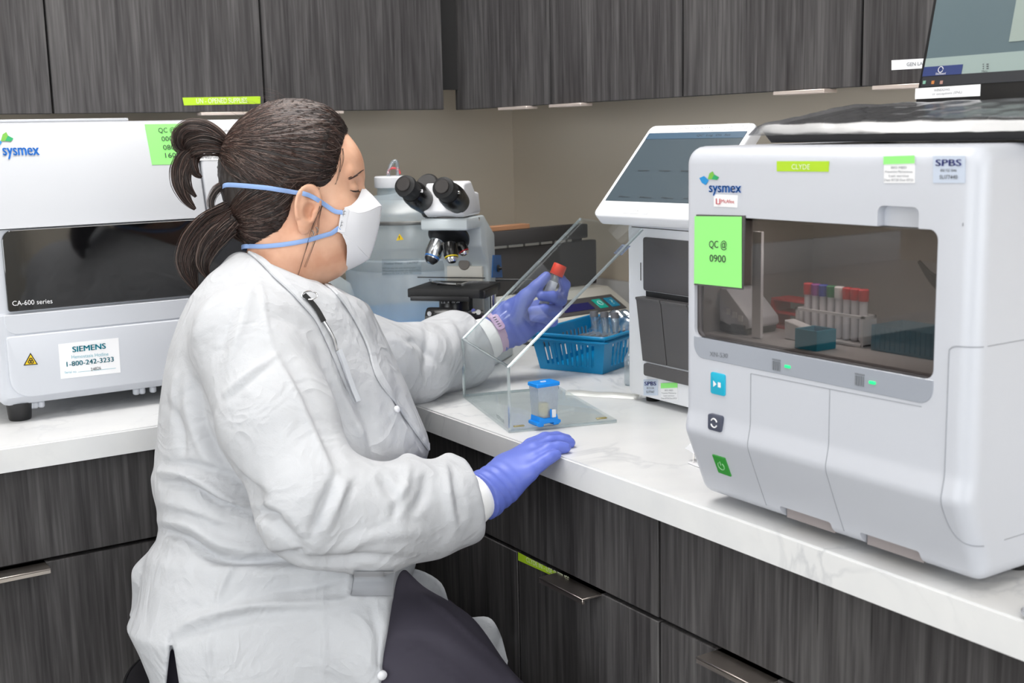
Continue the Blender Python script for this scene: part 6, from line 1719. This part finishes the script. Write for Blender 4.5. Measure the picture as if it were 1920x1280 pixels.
# collar band, placket edges, pocket
P_, N_ = on_gown([(470, 478), (492, 492), (520, 520), (548, 548), (575, 576), (596, 600), (612, 632), (628, 668), (650, 716), (668, 752)], .003, 40)
obj('collar', ribbon_mb(P_, N_, .006, .0022), GOWN, gown)
P_, N_ = on_gown([(612, 536), (640, 560), (668, 604), (690, 650), (706, 700), (738, 752), (772, 800), (800, 838)], .003, 40)
pk = obj('placket', ribbon_mb(P_, N_, .007, .0022), GOWN, gown)
for x, y in ((741, 768),): 
    h_ = hit(bvh_gown, x, y); obj('snap_button', MB().lathe([(.005, 0), (.005, .002), (.003, .0035)], 16, h_[0] + h_[1] * .003, h_[1]), LAB_WHITE, pk)
h_ = hit(bvh_gown, 716, 1265); obj('snap_button', MB().lathe([(.007, 0), (.0065, .003), (.003, .0055)], 16, h_[0], h_[1]), LAB_WHITE, pk)
G = []
for i in range(9):
    row = []
    for j in range(7):
        x = 664 + (738 - 664) * i / 8 - 5 * j / 6; y = 1068 + 50 * j / 6 - 8 * i / 8 * 0
        h_ = hit(bvh_gown, x, y); row.append(h_[0] + h_[1] * .0022)
    G.append(row)
obj('pocket', MB().grid(G), mat('thin_grey_single_layer', (176, 178, 183), .85), gown, ang=180, label='pocket panel of thinner grey fabric')
# shirt in the neck opening
def shirt_fn(P):
    q = c2l(P); nk = chain(q, [np.array((NECKB[0][0] + .030, NECKB[0][1] - .065, 0)), np.array((NECKB[0][0] + .026, NECKB[0][1] + .0, 0))], [.088, .070], .02)
    a0, a1 = CC(440, 500, 1.87), CC(640, 566, 1.87); nn = nz(np.array((-(a1 - a0)[1], (a1 - a0)[0], 0)))
    return smax(nk, (P - a0) @ nn, .004)
Vs, Qs = nets(shirt_fn, (CC(400, 0, 1.87)[0], CC(0, 760, 1.87)[1], 1.74), (CC(720, 0, 1.87)[0], CC(0, 470, 1.87)[1], 2.0), .006)
obj('shirt', net_mb(relax(Vs, Qs, 2), Qs), SHIRT, person, ang=180, recalc=False)
# badge lanyard: black cord, steel ring and a card hanging edge-on
P_, N_ = on_gown([(566, 558), (580, 572), (592, 588), (602, 606)], .008, 14)
lan = obj('lanyard', ribbon_mb(P_, N_, .0045, .001), BLACK_MATT, person)
h_ = hit([bvh_gown, bvh_head], 574, 562)
eR, eU = CR[:, 0], CR[:, 1]
obj('ring', MB().tube([h_[0] + h_[1] * .012 + eR * .0105 * math.cos(k) + eU * .006 * math.sin(k) for k in np.linspace(0, 2 * math.pi, 25)[:-1]], .0011, 6, True), CHROME, lan)
P_, N_ = on_gown([(602, 606), (612, 622), (622, 642), (626, 660)], .008, 12)
obj('clip', MB().tube(P_, .0022, 8), CHROME, lan)
P_, N_ = on_gown([(627, 660), (640, 690), (655, 722), (668, 750)], .011, 12)
obj('card', ribbon_mb(P_, N_, .0042, .0028), mat('pale_grey_card', (205, 208, 214), .35), lan)

# gown flap falling on the far side of the thigh
fl_o = [(778, 1066, 1.90), (828, 1092, 1.92), (846, 1140, 1.93), (880, 1156, 1.95), (922, 1160, 1.96), (940, 1196, 1.97), (952, 1236, 1.98)]
fl_i = [(740, 1100, 1.88), (770, 1150, 1.89), (800, 1190, 1.90), (840, 1230, 1.92), (880, 1260, 1.93), (910, 1290, 1.94), (940, 1320, 1.95)]
R0 = smooth_curve([CC(*p) for p in fl_o], 30); R1 = smooth_curve([CC(*p) for p in fl_i], 30)
G = np.array([[R0[i] * (1 - t) + R1[i] * t + np.array((0, 0, .006 * math.sin(i * .8) * (1 - t) + .012 * math.sin(math.pi * t))) for t in np.linspace(0, 1, 10)] for i in range(len(R0))])
a, b = G.shape[:2]; Wg = c2w(G.reshape(-1, 3)).reshape(a, b, 3); m_ = MB().grid(Wg); nW = np.cross(np.gradient(Wg, axis=0), np.gradient(Wg, axis=1)); nW /= np.linalg.norm(nW, axis=2)[..., None] + 1e-9
m_.grid(Wg - nW * .0012)
for k in range(a - 1): m_.f.append((k * b, (k + 1) * b, (k + 1) * b + a * b, k * b + a * b))
obj('gown_flap', m_, GOWN, gown, ang=180)

# ---- cuffs and gloves
def hand(chains, palm, h, name, extra=None, cuff=None):
    def fn(P):
        d = None
        for pts, rad in palm:
            e = chain(P, pts, rad, .01); d = e if d is None else smin(d, e, .016)
        for pts, rad in chains: d = smin(d, chain(P, pts, rad, .004), .0038)
        if cuff:
            (a, b, r) = cuff; ax = nz(b - a); s = (P - a) @ ax
            d = d + .0011 * np.sin(s * 420 + 3 * np.sin(P[:, 1] * 60)) * np.exp(-(np.maximum(s - .045, 0) / .02) ** 2)
            d = smax(d, -(s - cuff[2]), .003)
        return d
    allp = np.concatenate([np.array(p) for p, r in chains + palm]); V, Q = nets(fn, allp.min(0) - .045, allp.max(0) + .045, h)
    V = relax(V, Q, 2, .4)
    return obj(name, net_mb(V, Q), GLOVE, person, ang=180, recalc=False), V, Q
def K(*a): return CC(*a)
W_ = K(900, 932, 1.712)
F_R = [([K(996, 836, 1.797), K(1022, 823, 1.818), K(1044, 821, 1.828), K(1063, 824, 1.836)], [.0125, .0105, .0098, .0085]),
       ([K(1000, 845, 1.776), K(1032, 829, 1.795), K(1053, 827, 1.801), K(1068, 830, 1.804)], [.0125, .0108, .0100, .0088]),
       ([K(1000, 862, 1.752), K(1028, 843, 1.765), K(1046, 839, 1.770), K(1060, 839, 1.773)], [.0122, .0104, .0096, .0085]),
       ([K(992, 886, 1.730), K(1014, 869, 1.738), K(1030, 858, 1.744), K(1043, 852, 1.750)], [.0118, .0098, .0090, .0080]),
       ([K(935, 892, 1.765), K(966, 866, 1.812), K(994, 848, 1.834), K(1014, 843, 1.842)], [.0160, .0125, .0108, .0090])]
P_R = [([W_, K(950, 880, 1.766), K(996, 838, 1.796)], [.027, .021, .0125]), ([W_, K(952, 888, 1.755), K(1000, 847, 1.775)], [.027, .021, .0135]),
       ([W_, K(952, 896, 1.742), K(1000, 864, 1.752)], [.027, .021, .0130]), ([W_, K(946, 914, 1.727), K(992, 887, 1.730)], [.027, .020, .0125]), ([K(880, 940, 1.700), W_], [.031, .028])]
gr, _, _ = hand(F_R, P_R, .0026, 'glove', cuff=(K(880, 940, 1.700), K(960, 895, 1.755), .0185))
# the raised hand, palm towards the photographer
LD = .188
def KL(x, y, d): return CC(x, y, d + LD)
WL = KL(938, 620, 2.095)
F_L = [([KL(1018, 572, 2.128), KL(1054, 552, 2.120), KL(1060, 534, 2.104), KL(1052, 522, 2.096)], [.0125, .0105, .0098, .0085]),
       ([KL(1014, 584, 2.128), KL(1052, 562, 2.112), KL(1036, 556, 2.072), KL(1016, 555, 2.064)], [.0128, .0112, .0105, .0092]),
       ([KL(1008, 597, 2.124), KL(1044, 582, 2.104), KL(1020, 580, 2.064), KL(998, 582, 2.060)], [.0125, .0110, .0102, .0090]),
       ([KL(1000, 611, 2.118), KL(1036, 602, 2.100), KL(1016, 595, 2.066), KL(1000, 595, 2.062)], [.0120, .0100, .0092, .0082]),
       ([KL(962, 592, 2.082), KL(986, 556, 2.072), KL(1006, 537, 2.068), KL(1024, 518, 2.076)], [.020, .0142, .0118, .0095])]
P_L = [([WL, KL(972, 592, 2.108), KL(1018, 572, 2.128)], [.028, .022, .0125]), ([WL, KL(974, 600, 2.110), KL(1014, 584, 2.128)], [.028, .023, .0135]),
       ([WL, KL(974, 610, 2.108), KL(1008, 597, 2.124)], [.028, .023, .0130]), ([WL, KL(970, 622, 2.102), KL(1000, 611, 2.118)], [.028, .022, .0125]),
       ([WL, KL(950, 588, 2.088), KL(984, 560, 2.074)], [.026, .022, .0145]), ([KL(918, 632, 2.09), WL], [.033, .029])]
gl, _, _ = hand(F_L, P_L, .0026, 'glove', cuff=(KL(918, 632, 2.09), KL(985, 598, 2.105), -.004))
CUFF = mat('white_knit_cuff', (244, 244, 244), .85)
def cuffring(A, B, r, name='cuff'):
    A, B = c2w(A)[0], c2w(B)[0]; m_ = cyl(MB(), A, B, [(r[0] - .003, 0), (r[0], .02), (r[0] * .98, .3), (r[1], .9), (r[1] - .003, 1)], 36); return obj(name, m_, CUFF, gown)
cuffring(K(868, 944, 1.698), K(916, 922, 1.726), (.0385, .0290))
cuffring(KL(870, 656, 2.062), KL(924, 629, 2.092), (.046, .0385))
# activity band on the raised wrist
Aw, Bw = c2w(KL(908, 634, 2.083))[0], c2w(KL(948, 616, 2.10))[0]; axw = nz(Bw - Aw)
wc = c2w(KL(928, 624, 2.0915))[0]; u1 = nz(np.cross(axw, CAM_LOC - wc)); u2 = np.cross(axw, u1); u2 = u2 if u2 @ (CAM_LOC - wc) > 0 else -u2
BANDM = mat('dusty_pink_band', (206, 176, 206), .5)
G = []
for k in np.linspace(0, 2 * math.pi, 49)[:-1]:
    rad = u1 * math.cos(k) + u2 * math.sin(k)
    G.append([wc + axw * s + rad * r for s, r in ((-.0075, .0365), (-.007, .0385), (.007, .0385), (.0075, .0365))])
G.append(G[0]); m_ = MB().grid(G, True)
wb = obj('activity_band', m_, BANDM, person, ang=50)
tb = nz(u2 * .92 + u1 * (.42 if u1[2] > 0 else -.42)); tw = nz(np.cross(axw, tb)); tc_ = wc + tb * .0382
FW_ = frame(tc_, axw, tb, tw)
obj('tracker_case', MB().prism(rrect(-.0085, .0085, -.017, .017, .006), -.002, .0022, .001, 2, T=FW_), mat('mauve_case', (196, 164, 200), .4), wb)
m_ = MB()
for k in range(5): m_.box((-.0035, .0022, -.0115 + .0052 * k), (.0020, .0028, -.0100 + .0052 * k), T=FW_)
obj('dash_mark', m_, INK, wb)

# ---- trousers
def tr_fn(P):
    d = chain(P, [CC(520, 1150, 1.80), CC(640, 1150, 1.76), CC(795, 1256, 1.725), CC(955, 1412, 1.70), CC(970, 1790, 1.76)], [.105, .100, .092, .078, .066], .03)
    d = smin(d, chain(P, [CC(520, 1150, 1.93), CC(640, 1150, 1.93), CC(780, 1215, 1.93), CC(868, 1330, 1.93), CC(872, 1640, 1.96)], [.105, .096, .084, .074, .062], .03), .02)
    d = smin(d, cone(P, CC(412, 1195, 1.80), CC(412, 1195, 1.91), .100, .100), .04)
    return d
V, Q = nets(tr_fn, (CC(270, 0, 1.86)[0], CC(0, 1880, 1.76)[1], 1.55), (CC(1080, 0, 1.9)[0], CC(0, 1010, 1.86)[1], 2.20), .0075)
V = relax(V, Q, 2); NV = vnormals(V, Q); px = c2px(V); disp = np.zeros(len(V))
for i in range(12):
    x0 = 735 + 14 * i; y0 = 1160 + 12 * i
    d_, t_ = polydist(px, smooth_curve([np.array(p) for p in ((x0 - 20, y0 + 60, 0.), (x0 + 40, y0 + 34, 0.), (x0 + 110 + 4 * i, y0 + 44, 0.))], 12)[:, :2]); disp -= .0065 * np.exp(-(d_ / 6.5) ** 2) * np.sin(math.pi * np.clip(t_, 0, 1))
d_, t_ = polydist(px, smooth_curve([np.array(p) for p in ((790, 1112, 0.), (850, 1160, 0.), (940, 1246, 0.), (1000, 1320, 0.))], 16)[:, :2]); disp += .0025 * np.exp(-(d_ / 5) ** 2)
obj('trousers', net_mb(V + NV * disp[:, None], Q), TROUSER, person, ang=180, recalc=False)
for x, y, d in ((975, 1830, 1.765), (872, 1680, 1.965)):
    A_ = c2w(CC(x, y, d))[0]; f_ = nz(np.array((CR[0, 0], CR[1, 0], 0))); A_ = A_ - f_ * .10; FS_ = frame((A_[0], A_[1], .305), f_, nz(np.cross((0, 0, 1), f_)), (0, 0, 1))
    obj('shoe', MB().prism(fillet([(-.07, 0), (.17, 0), (.18, .035), (.10, .065), (.04, .10), (-.06, .10)], [.01, .015, .02, .03, .03, .02]), -.042, .042, .016, 3, T=FS_), BLACK, person)

# ---- vial in the raised hand
vt0, vt1 = c2w(CC(1051, 496, 2.088 + LD))[0], c2w(CC(1012, 588, 2.092 + LD))[0]
vial = thing('specimen_vial', 'clear vial with white label and bright red cap, held up in the gloved hand', 'vial', vt1)
L_v = np.linalg.norm(vt1 - vt0)
obj('cap', cyl(MB(), vt0, vt0 + (vt1 - vt0) * .215, [(.0118, 0), (.0128, .08), (.0128, .95), (.0120, 1)], 30), mat('bright_red_cap', (236, 72, 50), .4), vial)
obj('tube', cyl(MB(), vt0 + (vt1 - vt0) * .20, vt1, [(.0078, 0), (.0088, .12), (.0088, .92), (.006, 1)], 28), CLR, vial)
obj('label', cyl(MB(), vt0 + (vt1 - vt0) * .34, vt0 + (vt1 - vt0) * .82, [(.0091, 0), (.0091, 1)], 28), PAPER, vial)

# ------------------------------------------------------------------ stool
sc_ = cp(474, 1224, 1.86); SZ = sc_[2] - .012
stl = thing('lab_stool', 'black round padded stool under the seated person, at the lower left', 'stool', (sc_[0], sc_[1], 0))
o_ = np.array((sc_[0], sc_[1], 0))
VINYL = mat('black_vinyl', (26, 25, 30), .38)
obj('seat', MB().lathe([(.12, SZ - .075), (.178, SZ - .070), (.192, SZ - .055), (.194, SZ - .030), (.186, SZ - .010), (.165, SZ), (.03, SZ - .004)], 56, o_), VINYL, stl)
obj('piping', MB().tube([o_ + np.array((.189 * math.cos(k), .189 * math.sin(k), SZ - .013)) for k in np.linspace(0, 2 * math.pi, 73)[:-1]], .003, 6, True), BLACK, stl)
obj('gas_column', MB().lathe([(.03, .09), (.03, SZ * .55), (.016, SZ * .55), (.016, SZ - .076)], 24, o_), CHROME, stl)
obj('foot_ring', MB().tube([o_ + np.array((.22 * math.cos(k), .22 * math.sin(k), .29)) for k in np.linspace(0, 2 * math.pi, 61)[:-1]], .011, 8, True), CHROME, stl)
for k in range(5):
    a = 2 * math.pi * k / 5 + .3; e_ = np.array((math.cos(a), math.sin(a), 0))
    lg = obj('leg', MB().tube([o_ + e_ * .02 + (0, 0, .10), o_ + e_ * .27 + (0, 0, .075)], [.024, .016], 10), CHROME, stl)
    obj('caster', MB().lathe([(.024, -.012), (.027, -.008), (.027, .008), (.024, .012)], 20, o_ + e_ * .27 + np.array((0, 0, .028)), np.cross(e_, (0, 0, 1))), BLACK, lg)
    obj('spoke', MB().tube([o_ + e_ * .028 + (0, 0, .29), o_ + e_ * .22 + (0, 0, .29)], .007, 8), CHROME, stl)
